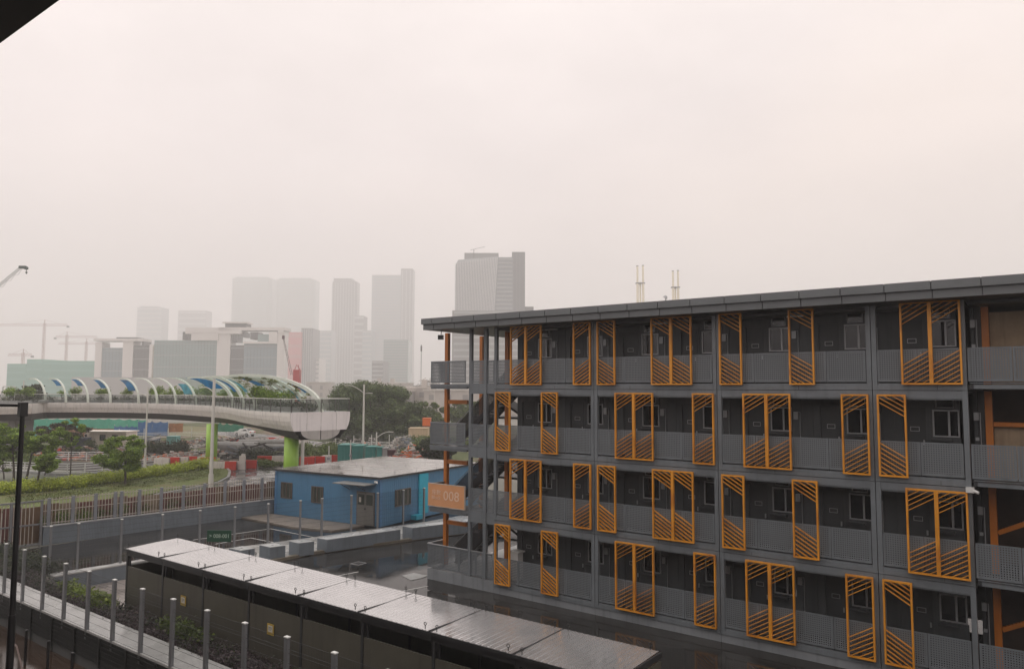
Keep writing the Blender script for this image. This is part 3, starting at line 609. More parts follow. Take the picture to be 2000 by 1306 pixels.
for k in range(8):
    x = sx0+k*pitch
    put('roof_sheet', cme, t, (x+.02, -.12, 2.60))
    MB().box(x-.02, -.14, 2.50, x+.02, 2.2, 2.635).build('roof_joint', SHD, t)
    for dx in (.22, pitch-.22):
        put('lifting_eye', eme, t, (x+dx, -.06, 2.62)); put('lifting_eye', eme, t, (x+dx, 2.08, 2.68))
    MB().box(x+.0, -.02, -.4, x+.10, .10, 2.45).build('post', SHD, t); MB().box(x, 2.0, -.4, x+.1, 2.1, 2.45).build('post', SHD, t)
    MB().box(x+.11, .0, .1 if k else -.45, x+pitch-.01, .05, 1.86).build('wall_panel', SHW, t)
    MB().box(x+.24, .0, 1.87, x+.28, .05, 2.3).build('stud', SHD, t)
    MB().box(x+.11, 2.02, .05, x+pitch-.01, 2.07, 1.9 if k % 3 else 2.3).build('wall_panel', SHW, t)
    MB().box(x+.1, -.03, 2.3, x+pitch, .08, 2.5).box(x+.0, -.16, 2.515, x+pitch, -.10, 2.60).build('beam', SHD, t)
MB().box(sx0+.0, .12, -.4, sx0+.05, 1.98, 1.86).build('end_wall', SHW, t); xe = sx0+8*pitch
MB().box(xe+.02, .0, -.0, xe+.07, 2.1, 2.45).build('end_wall', SHW, t)
MB().box(xe, -.14, 2.50, xe+.04, 2.2, 2.64).build('roof_joint', SHD, t)
YEL = pm('yellow_notice', (.45, .30, .04), .5, 0, 0); WN = pm('notice_paper', (.55, .52, .45), .5, 0, 0)
for x, lb in ((-6.0, 'yellow bordered notice on the shelter wall nearest the black lamp column'), (-.47, 'yellow bordered notice on the shelter wall beside the last mesh fence post')):
    s = thing('notice', lb, 'notice', (x, -11.64, 1.03)); MB().box(0, 0, 0, .36, .02, .36).build('backing', YEL, s); MB().box(.06, -.006, .1, .30, -.001, .31).build('paper', WN, s)
    MB().box(.09, -.009, .24, .27, -.0065, .255).box(.09, -.009, .20, .27, -.0065, .212).box(.09, -.009, .16, .22, -.0065, .172).build('print_lines', SHD, s)

# ================================================================ blue cabin
CA = 0.1084
t = thing('site_cabin', 'blue flat roofed site cabin with brown windows and a cyan stripe', 'cabin', (-25.78, 6.51, 0), CA)
BLU = pm('blue_cladding', (.072, .20, .34), .4, 0, .08, 1.2, streak=.12); BLUS = BLU
CYAN = pm('cyan_panel', (.02, .36, .50), .4, 0, .08, 2)
CR = pm('cabin_roof_sheet', (.30, .28, .265), .16, .35, .12, .3, rvar=.10, bump=.02, bs=1.5)
CW, CDp, CH = 10.08, 12.2, 3.3
m = MB(); m.box(0, 0, .08, CW, CDp, CH); m.build('wall', BLU, t)
rb = MB()
for k in range(50): rb.box(.1+k*.2, -.012, .1, .105+k*.2, -.001, CH-.05)
tag(rb.build('wall_rib', BLU, t), kind='stuff')
rb = MB()
for k in range(60): rb.box(CW+.001, .1+k*.2, .1, CW+.012, .105+k*.2, CH-.05)
tag(rb.build('wall_rib', BLU, t), kind='stuff')
for x, y in ((-.02, -.03), (CW-.2, -.03)): MB().box(x, y, .06, x+.22, y+.24, CH).build('corner_post', pm('blue_post', (.07, .19, .36), .4), t)
MB().box(CW-.1, -.03, .06, CW+.035, .2, CH-.001).build('corner_post', pm('blue_post', (.07, .19, .36), .4), t)
for k in range(5): MB().box(-.12, k*2.46-.1, CH+.005, CW+.12, (k+1)*2.46-.13, CH+.07).build('roof_sheet', CR, t)
MB().box(-.15, -.15, CH-.06, CW+.15, -.105, CH+.075).box(CW+.125, -.1, CH-.06, CW+.15, CDp+.1, CH+.075).build('roof_edge', SHD, t)
for k in range(5):
    for x in (.6, 3.3, 6.2, 9.2): MB().cyl((x, k*2.46+.1, CH+.07), (x, k*2.46+.1, CH+.30), .018, n=5).build('roof_stud', GALV, t)
WB = pm('brown_window_frame', (.10, .075, .06), .4, 0, .1, 3); WG = pm('cabin_glass', (.05, .06, .05), .08, 0, .3, 2); CURT = pm('curtain', (.12, .10, .08), .7, 0, .3, 6)
def cab_win(x, z, w, h, side=False):
    m = MB(); b = .06; P = lambda a0, y0, b0, a1, y1, b1: (m.box(a0, -y1, b0, a1, -y0, b1) if not side else m.box(CW+y0, a0, b0, CW+y1, a1, b1))
    P(x, .0, z, x+w, .06, z+b); P(x, 0, z+h-b, x+w, .06, z+h); P(x, 0, z+b, x+b, .06, z+h-b); P(x+w-b, 0, z+b, x+w, .06, z+h-b); P(x+w/2-.03, 0, z+b, x+w/2+.03, .06, z+h-b)
    P(x+w*.27-.01, .03, z+b, x+w*.27+.01, .05, z+h-b)
    o = m.build('window', WB, t)
    for a in (0, 1):
        mm = MB(); x0 = x+b+a*(w/2-.03+.03-b+.03) if a else x+b; x1 = x+w/2-.03 if not a else x+w-b
        if side: mm.box(CW+.012, x0, z+b, CW+.02, x1, z+h-b)
        else: mm.box(x0, -.02, z+b, x1, -.012, z+h-b)
        mm.build('pane', WG, o)
    mm = MB()
    for q in (0, 3):
        xx = x+w*(.12+.22*q)
        if side: mm.box(CW+.022, xx, z+b+.02, CW+.028, xx+w*.07, z+h-b-.02)
        else: mm.box(xx, -.028, z+b+.02, xx+w*.05, -.022, z+h-b-.02)
    mm.build('curtain', CURT, o)
cab_win(.65, 1.3, 1.15, 1.15); cab_win(3.75, 1.22, 1.15, 1.15)
cab_win(1.55, 1.2, 1.7, 1.15, True); cab_win(6.0, 1.2, 1.7, 1.15, True)
DG = pm('grey_brown_door', (.15, .145, .13), .45, 0, .1, 2)
d = MB().box(8.06, -.05, .1, 9.66, -.013, 2.32).build('door_frame', pm('door_frame_brown', (.10, .08, .07), .5), t)
for x in (8.12, 8.87):
    l_ = MB().box(x, -.07, .12, x+.73, -.052, 2.26).build('door', DG, t); MB().box(x+.08, -.078, 1.45, x+.65, -.071, 2.15).build('pane', WG, l_)
MB().box(8.3, -.086, 1.62, 8.5, -.079, 1.95).build('notice', WN, t); MB().box(8.80, -.12, 1.15, 8.93, -.075, 1.25).build('handle', BLK, t)
MB().box(6.9, -1.2, 2.88, 9.75, -.02, 2.94).build('canopy', pm('canopy_grey', (.2, .2, .19), .35), t)
for x in (7.4, 8.8): MB().bar((x, -.03, 2.4), (x, -1.0, 2.87), .04, .04).build('canopy_bracket', BLK, t)
MB().box(CW+.02, 4.1, .35, CW+.12, 5.15, CH-.1).build('cyan_panel', CYAN, t); MB().box(CW+.02, 3.3, .1, CW+.5, 4.3, .42).build('cyan_box', CYAN, t)
for x, y in ((-.05, -.12), (9.85, -.14)):
    MB().box(x-.08, y-.1, 3.0, x+.1, y+.05, 3.12).cyl((x+.08, y-.05, 3.06), (x+.22, y-.12, 3.0), .05).build('security_camera', WHT, t)
for s_ in (0,): pass

# ================================================================ near building (the camera's own) and lower yard
t = thing('near_block', 'dark roof eave of the near building crossing the top left corner', 'building', (0, -25.46, 0))
MB().box(-30, -6, 11.48, 60, 0, 11.75).build('roof_eave', pm('eave_black', (.012, .012, .014), .5, 0, .1, 1), t)
MB().box(-30, -.9, 11.44, 60, -.86, 11.479).build('soffit_joint', BLK, t)
MB().box(-30, -4.6, -.9, 60, -4.4, 11.47).build('wall', WALLM, t)
for z in (1.2, 4.2, 7.2): MB().box(-30, -4.39, z, 60, -2.8, z+.2).build('balcony_slab', GREYD, t)
t = thing('lamp_column', 'black slim lamp column with a short arm at the left edge', 'street lamp', (.11, -19.5, -.9))
MB().cyl((0, 0, 0), (0, 0, 4.5), .095, .085, 12).cyl((0, 0, 4.5), (0, 0, 9.75), .07, .055, 12).build('column', BLK, t, smooth=False)
MB().box(-.09, -.09, 9.45, .09, .09, 9.8).build('cap', BLK, t)
_rv = RIGHT[:2]/np.linalg.norm(RIGHT[:2])
MB().bar((0, 0, 9.72), (-1.5*_rv[0], -1.5*_rv[1], 9.74), .06, .07).build('arm', BLK, t)
MB().cyl((0, 0, 2.55), (0, 0, 2.62), .15, .15, 12).build('collar', BLK, t)
for k, (u, v) in enumerate(((52, 1231), (95, 1253), (142, 1272))):
    p = [(-9.73), (-7.79), (-5.86)][k]
    s = thing('bollard', ('dark slim bollard nearest the black lamp column', 'dark slim bollard in the middle of the three in the brown yard', 'dark slim bollard furthest right of the three in the brown yard')[k], 'bollard', (p, -15.5, -.9), group='dark bollards in the lower yard')
    MB().cyl((0, 0, 0), (0, 0, 1.2), .05, .05, 8).build('shaft', BLK, s); MB().cyl((0, 0, 1.2), (0, 0, 1.24), .065, .05, 8).build('cap', BLK, s)
s = thing('handrail', 'bent steel handrail in the brown lower yard', 'handrail', (-8.9, -16.1, -.9))
MB().tube([(-.4, 0, 0), (-.38, 0, .85), (-.25, 0, 1.0), (0, 0, .98), (.8, -.1, .45), (1.4, -.2, .1)], .03, 8).build('tube', pm('rusty_steel', (.12, .08, .07), .4, .3), s)
# ================================================================ roads, lawn, hedge
m = MB(); q = [G(*p) for p in ((446, 935), (440, 917), (470, 912), (600, 905), (760, 905), (900, 905), (900, 960), (700, 965), (560, 960), (400, 965))]
m.prism([(a[0], a[1]) for a in q], -.01, .012); struct('road', m, ROADM)
q = [G(*p) for p in ((-60, 1000), (-60, 935), (80, 955), (200, 938), (300, 922), (400, 905), (425, 905), (440, 912), (447, 922), (443, 932), (425, 941), (380, 951), (300, 966), (200, 984), (90, 1003))]
m = MB(); m.prism([(a[0], a[1]) for a in q], -.01, .16); struct('lawn', m, GRASS)
m = MB()
kq = [G(*p, .1) for p in ((425, 905), (440, 911), (449, 921), (446, 932), (427, 942), (382, 952), (302, 967))]
for a, b in zip(kq, kq[1:]): m.bar((a[0], a[1], .1), (b[0], b[1], .1), .25, .22)
struct('lawn_kerb', m, CONC)
# tufts over the lawn so that its edge and face are not flat
r = np.random.RandomState(3); B = []
for k in range(420):
    s_ = r.rand(); u = 20+410*s_; v = 925+ (975-925)*(1-s_)*1.0 + (r.rand()-.35)*34*(1-.45*s_)-8; p = G(u, v, .16); B.append((p[0], p[1], .14, .7+r.rand()*.5, .7+r.rand()*.5, .10+.08*r.rand()))
o = leaves('grass_tufts', B, 26000, .12, leafmat('grass_blades', (.05, .07, .012), (.12, .14, .025), (.18, .16, .04)), seed=9, shell=.1); tag(o, 'rough green brown grass on the lawn behind the picket fence', 'grass', kind='stuff')
HP = [(-40, 972), (0, 966), (60, 963), (120, 957), (200, 946), (300, 932), (370, 920), (412, 912)]
B = []
for a, b in zip(HP, HP[1:]):
    for k in range(22):
        s_ = r.rand(); p = G(a[0]+(b[0]-a[0])*s_, a[1]+(b[1]-a[1])*s_, 0); B.append((p[0]-.6*RIGHT[0]*0+(r.rand()-.5)*1.6, p[1]+(r.rand()-.5)*1.6, .55+.15*r.rand(), .8+.3*r.rand(), .8, .5+.2*r.rand()))
o = leaves('hedge', B, 42000, .16, leafmat('hedge_leaves', (.20, .26, .015), (.40, .46, .03), (.52, .52, .06)), seed=10, shell=.45); tag(o, 'bright yellow green clipped hedge along the lawn', 'hedge')

# ================================================================ trees
BARK = pm('bark', (.05, .04, .03), .8, 0, .3, 4, bump=.4, bs=9)
def tree(label, base, crown, D=None, mat=FRESH, n=6000, size=.24, nb=14, seed=1, trunk_r=.12, clear=.35, group=None, tall=1.0, name='broadleaf_tree', lean=0):
    """base (u, v) of the trunk on the ground; crown box (u0, u1, v0, v1) in the photograph gives its real size at the trunk's distance"""
    rr = np.random.RandomState(seed); b = G(*base) if D is None else PD(base[0], D, 0.0)
    D = float((b-CAM)@FWD) if D is None else D
    u0, u1, v0, v1 = crown; k = D/F_PX; cw = (u1-u0)*k; z1 = ZV(v0, D); z0 = ZV(v1, D); ch = z1-z0; cz = (z0+z1)/2; off = ((u0+u1)/2-base[0])*k
    t = thing(name, label, 'tree', (b[0], b[1], 0), group=group); B = []
    rv = np.array([RIGHT[0], RIGHT[1]])/np.linalg.norm(RIGHT[:2]); fv = np.array([-rv[1], rv[0]])
    if nb > 55:
        for i in range(nb):
            a = rr.rand()*2*math.pi; zz = rr.rand()*1.75-.9; rad = math.sqrt(max(.05, 1-zz*zz))*(.35+.6*rr.rand()**.6); x = math.cos(a)*rad*cw/2; y = math.sin(a)*rad*cw/2; rs = cw*(.05+.06*rr.rand())
            B.append((rv[0]*(x+off)+fv[0]*y, rv[1]*(x+off)+fv[1]*y, cz+zz*ch/2*.92, rs, rs, rs*.75))
        B.append((rv[0]*off, rv[1]*off, cz-ch*.06, cw*.33, cw*.33, ch*.34))
    else:
        K_ = max(9, nb//2)
        for i in range(K_):      # flattened foliage pads at the ends of limbs, uneven in size and reach
            q_ = i/(K_-1.0); a = i*2.4+rr.rand()*1.2; zz = -.85+1.75*q_; lim = math.sqrt(max(.03, 1-(zz*.93)**2)); rad = lim*(.30+.72*rr.rand()); x = math.cos(a)*rad*cw/2; y = math.sin(a)*rad*cw/2
            rs = cw*(.11+.12*rr.rand())*(1-.25*abs(zz)); B.append((rv[0]*(x+off)+fv[0]*y, rv[1]*(x+off)+fv[1]*y, cz+zz*ch/2*.88, rs, rs*(.8+.4*rr.rand()), max(.14, min(rs*.55, ch*.13))))
            if rr.rand() < .6: o_ = (rr.rand(3)-.5)*cw*.22; B.append((B[-1][0]+o_[0], B[-1][1]+o_[1], B[-1][2]+o_[2]*.5, rs*.6, rs*.6, rs*.35))
    leaves('crown', B, n, size, mat, t, seed=seed, shell=.35)
    m = MB(); top = (rv[0]*off*.8, rv[1]*off*.8, cz+ch*.1); fork = (rv[0]*off*.3, rv[1]*off*.3, max(z0-.1, cz-ch*.42))
    m.tube([(0, 0, -.1), (fork[0]*.5+.05, fork[1]*.5, fork[2]*.5), fork, top], [trunk_r, trunk_r*.85, trunk_r*.7, trunk_r*.25], 7)
    for i in range(min(12, len(B))): m.tube([fork if i % 2 else tuple((fork[j]+top[j])/2 for j in range(3)), B[i][:3]], [trunk_r*.4, trunk_r*.12], 5)
    m.build('trunk', BARK, t); return t
gt = 'young trees on the lawn'
tree('small round crowned tree with a stake on the lawn right of the black column', (69, 962), (60, 114, 886, 926), n=15300, size=.15, seed=2, group=gt, nb=34, trunk_r=.11)
tree('tall bright green tree partly left of the black lamp column', (27, 940), (-18, 50, 824, 905), n=20400, size=.2, seed=3, group=gt, nb=46)
tree('slim trunked green tree just right of the black column behind the small round tree', (51, 936), (48, 112, 838, 892), n=13600, size=.19, seed=4, group=gt, nb=40)
tree('thin sparse tree left of the white cabin', (137, 932), (112, 160, 815, 885), n=5440, size=.19, seed=5, group=gt, nb=28, trunk_r=.07)
tree('dense lone tree with a wide lower crown standing in the middle of the lawn', (244, 948), (198, 288, 846, 926), n=22100, size=.17, seed=6, group=gt, nb=54, trunk_r=.13)
tree('thin young tree at the far left edge of the lawn', (8, 935), (-22, 24, 850, 930), n=7650, size=.18, seed=7, group=gt, nb=12, trunk_r=.08)
tree('small low tree behind the round one left of the thin tree', (87, 928), (78, 112, 896, 918), n=3740, size=.14, seed=8, group=gt, nb=8, trunk_r=.07)
gb = 'trees beyond the site'
tree('huge dark green spreading tree behind the white footbridge end', (735, 0), (632, 822, 738, 886), D=135, mat=OLIV, n=120000, size=.32, seed=12, nb=170, trunk_r=.6, group=gb)
tree('dark green tree filling the lower right flank of the huge tree', (800, 0), (755, 850, 785, 882), D=132, mat=OLIV, n=40000, size=.32, seed=13, nb=70, trunk_r=.35, group=gb)
tree('lighter green airy tree behind the block stair posts', (845, 0), (798, 872, 780, 842), D=150, mat=MIDG, n=26000, size=.36, seed=14, nb=70, trunk_r=.25, group=gb)
tree('pale green tree seen between the two left columns of the block stairs', (905, 0), (872, 945, 778, 830), D=160, mat=MIDG, n=22000, size=.38, seed=15, nb=64, trunk_r=.25, group=gb)
tree('bushy tree with low crown under the block landing', (858, 0), (815, 900, 850, 898), D=84, mat=DKG, n=14000, size=.22, seed=16, nb=60, trunk_r=.15, group=gb)
tree('dark round tree beside the left lift tower behind the footbridge', (60, 0), (22, 92, 752, 800), D=135, mat=DKG, n=9000, size=.4, seed=17, nb=16, trunk_r=.25, group=gb)
tree('reddish green tree mass left of the white cabin', (110, 0), (70, 165, 828, 868), D=112, mat=leafmat('rusty_leaves', (.05, .035, .012), (.09, .10, .02), (.22, .08, .02)), n=12000, size=.3, seed=18, nb=24, trunk_r=.2, group=gb)
tree('green tree mass at the left edge under the footbridge', (10, 0), (-40, 48, 812, 870), D=118, mat=MIDG, n=14000, size=.3, seed=19, nb=24, trunk_r=.2, group=gb)
def shrub(label, u, v, w, h, D=None, mat=DKG, n=2500, size=.2, seed=1):
    b = G(u, v) if D is None else PD(u, D); r2 = np.random.RandomState(seed); B = [((r2.rand()-.5)*w, (r2.rand()-.5)*w*.6, h*(.3+.3*r2.rand()), w*.22, w*.2, h*.42) for _ in range(9)]
    t = thing('shrub', label, 'shrub', (b[0], b[1], 0)); leaves('foliage', B, n, size, mat, t, seed=seed, shell=.4)
    MB().tube([(0, 0, -.05), (0, 0, h*.5)], .04, 5).build('stem', BARK, t); return t
shrub('dark shrub mound between the white cabin and the first green pillar', 315, 893, 7, 2.6, n=7000, size=.22, seed=21)
shrub('low grassy mound beside the road left of the blue cabin', 520, 909, 5, .8, mat=MIDG, n=3500, size=.18, seed=22)
shrub('green bushes behind the second green pillar', 622, 896, 7, 2.3, D=None, mat=MIDG, n=6000, size=.22, seed=23)
shrub('bushes right of the second pillar in front of the teal skips', 650, 894, 5, 2.1, mat=MIDG, n=3500, size=.22, seed=24)
shrub('weedy shrubs under the block landing left of the orange column', 815, 893, 7, 1.7, mat=MIDG, n=5000, size=.22, seed=25)
shrub('weedy green bank left of the channel rail', 40, 905, 9, 1.3, mat=MIDG, n=7000, size=.2, seed=41)
shrub('low bushes behind the second guard rail left of the lone tree', 175, 889, 8, 1.4, mat=DKG, n=6000, size=.2, seed=42)
shrub('green bushes at the foot of the white site office', 160, 874, 6, 1.6, mat=MIDG, n=5000, size=.22, seed=43)
shrub('scrubby green growth between the cream container and the block', 845, 878, 9, 2.2, mat=MIDG, n=9000, size=.25, seed=44)
shrub('low green growth under the huge tree behind the skips', 735, 868, 12, 2.2, mat=DKG, n=10000, size=.28, seed=45)
shrub('dark weeds among the concrete pipes', 500, 898, 5, 1.6, mat=DKG, n=2500, size=.2, seed=26)

# ================================================================ footbridge
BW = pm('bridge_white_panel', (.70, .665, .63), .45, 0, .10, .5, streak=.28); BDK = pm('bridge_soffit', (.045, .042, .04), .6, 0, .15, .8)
EDGE = [(568, 66), (545, 67.2), (520, 69), (495, 71.5), (470, 76), (452, 83), (425, 89), (390, 94), (345, 100), (300, 104), (240, 107), (170, 108), (100, 107.5), (40, 105.5), (-30, 102)]
E_ = [PD(u, D)[:2] for u, D in EDGE]
def resample(P, step):
    P = [np.array(p) for p in P]; d = [0]
    for a, b in zip(P, P[1:]): d.append(d[-1]+np.linalg.norm(b-a))
    n = int(d[-1]/step); out_ = []
    for i in range(n+1):
        s_ = i*d[-1]/n; j = max(k for k in range(len(d)) if d[k] <= s_+1e-9); j = min(j, len(P)-2); f_ = (s_-d[j])/(d[j+1]-d[j]); out_.append(P[j]*(1-f_)+P[j+1]*f_)
    for _ in range(3):
        o2 = list(out_); 
        for i in range(1, len(out_)-1): o2[i] = (out_[i-1]+2*out_[i]+out_[i+1])/4
        out_ = o2
    return out_
FE = resample(E_, 1.9); nF = len(FE)
NRM = []
for i in range(nF):
    a = FE[max(0, i-1)]; b = FE[min(nF-1, i+1)]; d = (b-a)/np.linalg.norm(b-a); NRM.append(np.array([d[1], -d[0]]))
rv_ = RIGHT[:2]/np.linalg.norm(RIGHT[:2])
# side of the deck away from the camera
NRM = [n if (n@FWD[:2]) > 0 or i < 6 else -n for i, n in enumerate(NRM)]
NRM = [n if n@(FWD[:2]*.5+rv_) > 0 else -n for n in NRM]
DW = 6.3; BE = [FE[i]+NRM[i]*DW for i in range(nF)]
bt = thing('footbridge', 'curved white footbridge with glass railings arched ribs and two lime green pillars', 'bridge', (*FE[0], 0))
o2_ = np.array(FE[0])
ZT, ZB = 7.12, 5.45
def proju(p):
    d = np.array([p[0], p[1], 7.])-CAM; return 1000+F_PX*(d@RIGHT)/(d@FWD)
UU = [proju(p) for p in FE]
def prof_(i):
    zb = float(np.interp(UU[i], [100, 480, 545, 570], [5.72, 5.75, 5.5, ZB])); k = (ZT-zb)/(ZT-ZB); ii = .46 if UU[i] > 500 else .34
    return [(0, ZT), (.0, ZT-.35*k), (.06, ZT-.8*k), (.2, ZT-1.2*k), (ii, zb)]
def sof_(i): return float(np.interp(UU[i], [100, 380, 440, 480, 540, 570], [.9, .8, .6, .42, .7, .8]))
def L3(p, z): return (p[0]-o2_[0], p[1]-o2_[1], z)
def wdt(i): return DW
for i in range(nF-1):
    for side, P_, sg in ((0, FE, 1), (1, BE, -1)):
        m = MB(); g = .012
        for (o0, z0), (o1, z1), (p0, y0), (p1, y1) in zip(prof_(i), prof_(i)[1:], prof_(i+1), prof_(i+1)[1:]):
            a, b = P_[i]+(P_[i+1]-P_[i])*g/1.9, P_[i+1]-(P_[i+1]-P_[i])*g/1.9
            m.add([L3(a+NRM[i]*o0*sg, z0), L3(b+NRM[i+1]*p0*sg, y0), L3(b+NRM[i+1]*p1*sg, y1), L3(a+NRM[i]*o1*sg, z1)], [(0, 1, 2, 3)])
        m.build('fascia_panel', BW, bt)
    a, b, c, d = FE[i], FE[i+1], BE[i+1], BE[i]
    MB().add([L3(a, ZT), L3(b, ZT), L3(c, ZT), L3(d, ZT)], [(0, 1, 2, 3)]).build('deck_panel', CONC, bt)
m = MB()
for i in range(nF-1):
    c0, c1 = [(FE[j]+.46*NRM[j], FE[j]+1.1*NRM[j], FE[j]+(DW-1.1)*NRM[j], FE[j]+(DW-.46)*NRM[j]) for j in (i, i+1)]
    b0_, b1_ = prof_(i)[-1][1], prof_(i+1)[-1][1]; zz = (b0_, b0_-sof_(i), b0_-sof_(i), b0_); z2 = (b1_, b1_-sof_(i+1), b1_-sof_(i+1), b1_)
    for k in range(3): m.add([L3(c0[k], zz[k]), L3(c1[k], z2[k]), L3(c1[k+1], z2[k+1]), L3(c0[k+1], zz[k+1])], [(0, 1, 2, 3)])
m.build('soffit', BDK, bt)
# end face: flat white panels, hull below
e0, eN = FE[0], FE[0]+NRM[0]*DW; out_d = FE[0]-FE[1]; out_d /= np.linalg.norm(out_d)
cuts = [0, .27, .5, .76, 1.0]
for a, b in zip(cuts, cuts[1:]):
    def at_(s_, zz): 
        inset = np.interp(zz, [ZB, ZT-1.2, ZT-.8, ZT-.35, ZT], [.40, .16, .05, 0, 0]); x = min(max(s_*DW, inset), DW-inset); return L3(e0+NRM[0]*x+out_d*.02, zz)
    zs = [ZT+.02, ZT-.35, ZT-.8, ZT-1.2, ZB]; m = MB()
    for z0, z1 in zip(zs, zs[1:]): m.add([at_(a+.002, z0), at_(b-.002, z0), at_(b-.002, z1), at_(a+.002, z1)], [(0, 1, 2, 3)])
    m.build('end_panel', pm('bridge_end_panel', (.74, .69, .68), .45, 0, .06, .8, streak=.15), bt)
for sg in (0, 1):
    m = MB(); K = 8; pts = []
    for k in range(K+1):
        s_ = k/K; w_ = 2.05*math.cos(s_*math.pi/2)**.8; z = ZB-.85*math.sin(s_*math.pi/2); x = DW/2+(-w_ if not sg else w_); pts.append((x, z))
    vs = [L3(e0+NRM[0]*x+out_d*.01, z) for x, z in pts]+[L3(e0+NRM[0]*(DW/2+(-.04 if not sg else .04))+out_d*.01, z) for x, z in pts]
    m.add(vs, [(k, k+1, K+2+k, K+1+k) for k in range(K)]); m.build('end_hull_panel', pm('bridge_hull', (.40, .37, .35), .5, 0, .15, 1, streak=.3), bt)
    # hull continues under the deck and rises
m = MB(); K = 8
for k in range(K):
    t0, t1 = k/K*math.pi, (k+1)/K*math.pi
    f0 = lambda t_: (DW/2-2.05*math.cos(t_), ZB-.85*math.sin(t_)**.8)
    for j in range(4):
        r0, r1 = 1-j*.25, 1-(j+1)*.25; b0, b1 = -j*1.6, -(j+1)*1.6
        q = []
        for tt, rr_, bb in ((t0, r0, b0), (t1, r0, b0), (t1, r1, b1), (t0, r1, b1)): x, z = f0(tt); q.append(L3(e0+NRM[0]*x+out_d*bb, ZB-.0+(z-ZB)*max(rr_, .55)))
        m.add(q, [(0, 1, 2, 3)])
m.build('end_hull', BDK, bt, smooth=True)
# pillars
LG = pm('lime_green_paint', (.30, .52, .055), .4, 0, .08, 1.5, streak=.15)
for u, D in ((572, 69.5), (417, 91.5)):
    p = PD(u, D); MB().cyl(L3(p[:2], -.1), L3(p[:2], 4.9), .66, .66, 28).build('pillar', LG, bt, smooth=True)
# planting on the deck, rails and glass
GLS = glassmat('railing_glass', (.13, .15, .13), .28, .15); RP = pm('rail_post_steel', (.10, .095, .09), .4, .4, .1); RT = pm('top_rail_white', (.62, .62, .58), .35, 0, .05)
pme = MB().box(-.035, -.035, ZT, .035, .035, ZT+1.2).mesh('railing_post', RP)
def rail_line(P_):
    for i in range(len(P_)-1):
        a, b = P_[i], P_[i+1]; d = b-a; l_ = np.linalg.norm(d); d = d/l_
        put('railing_post', pme, bt, L3(a, 0), math.atan2(d[1], d[0]))
        MB().bar(L3(a, ZT+1.22), L3(b, ZT+1.22), .09, .06).build('top_rail', RT, bt)
        aa, bb = a+d*.06, b-d*.06; MB().add([L3(aa, ZT+.08), L3(bb, ZT+.08), L3(bb, ZT+1.16), L3(aa, ZT+1.16)], [(0, 1, 2, 3)]).build('glass_panel', GLS, bt)
FEi = [FE[i]+NRM[i]*.12 for i in range(nF)]; BEi = [FE[i]+NRM[i]*(DW-.12) for i in range(nF)]
rail_line(FEi); rail_line(BEi[:18])
rail_line([FEi[0]+(BEi[0]-FEi[0])*k/4 for k in range(5)])
MIDL = [FE[i]+NRM[i]*2.9 for i in range(nF)]
r = np.random.RandomState(5); B = []; B2 = []; B3 = []
for i in range(1, nF):
    c = MIDL[i]; B.append((c[0]-o2_[0], c[1]-o2_[1], ZT+.5, 1.1, 1.0, .5))
    if i % 2 == 0 and i > 2:
        for k in range(3):
            hh = .4+.8*r.rand(); B2.append((c[0]-o2_[0]+(r.rand()-.5)*2.2, c[1]-o2_[1]+(r.rand()-.5)*2.2, ZT+1.1+hh*.6, .6+.5*r.rand(), .7, hh*.8))
leaves('planter_shrubs', B, 9000, .2, DKG, bt, seed=30, shell=.3); leaves('climbing_plants', B2, 15000, .2, FRESH, bt, seed=31, shell=.3)
m = MB()
for i in range(1, nF-1): m.bar(L3(MIDL[i], ZT+.2), L3(MIDL[i+1], ZT+.2), 1.6, .36)
m.build('planter_box', CONC, bt)
# arched ribs
RIBM = pm('rib_white', (.58, .62, .55), .45, 0, .08, 1, streak=.12); BG = shadeglass('blue_roof_glass', (.01, .16, .36)); TG = shadeglass('teal_roof_glass', (.08, .32, .40))
RIBS = [(90, 108, 59, 111), (130, 107.5, 99, 111), (173, 107, 141, 110.5), (217, 106, 179, 110), (272, 104.5, 236, 108), (308, 102.5, 269, 106), (345, 100, 299, 104), (383, 96.5, 329, 101), (456, 87, 374, 93), (476, 83, 400, 90), (500, 79, 415, 86), (556, 75, 440, 84), (575, 73, 447, 82), (597, 71.5, 455, 80), (629, 68.5, 462, 76)]
ZR = 10.62; curves = []
for u0, D0, u1, D1 in RIBS:
    a = PD(u0, D0)[:2]; b = PD(u1, D1)[:2]; c = []
    for k in range(15):
        t_ = k/14; x = 1-math.cos(t_*math.pi/2*1.06); z = ZT+(ZR-ZT)*math.sin(min(t_*1.12, 1.12)*math.pi/2)**.92 if t_ < .9 else None
        if z is None: z = ZT+(ZR-ZT)*math.sin(t_*1.12*math.pi/2)**.92
        c.append((a+(b-a)*x, z))
    curves.append(c); m = MB()
    m2 = [L3(p, z) for p, z in c]
    for k in range(14):
        w = .17*(1-.55*k/14)
        m.bar(m2[k], m2[k+1], .26*(1-.3*k/14), w*(2.4 if D0 < 90 else 1.4))
    m.build('rib', RIBM, bt)
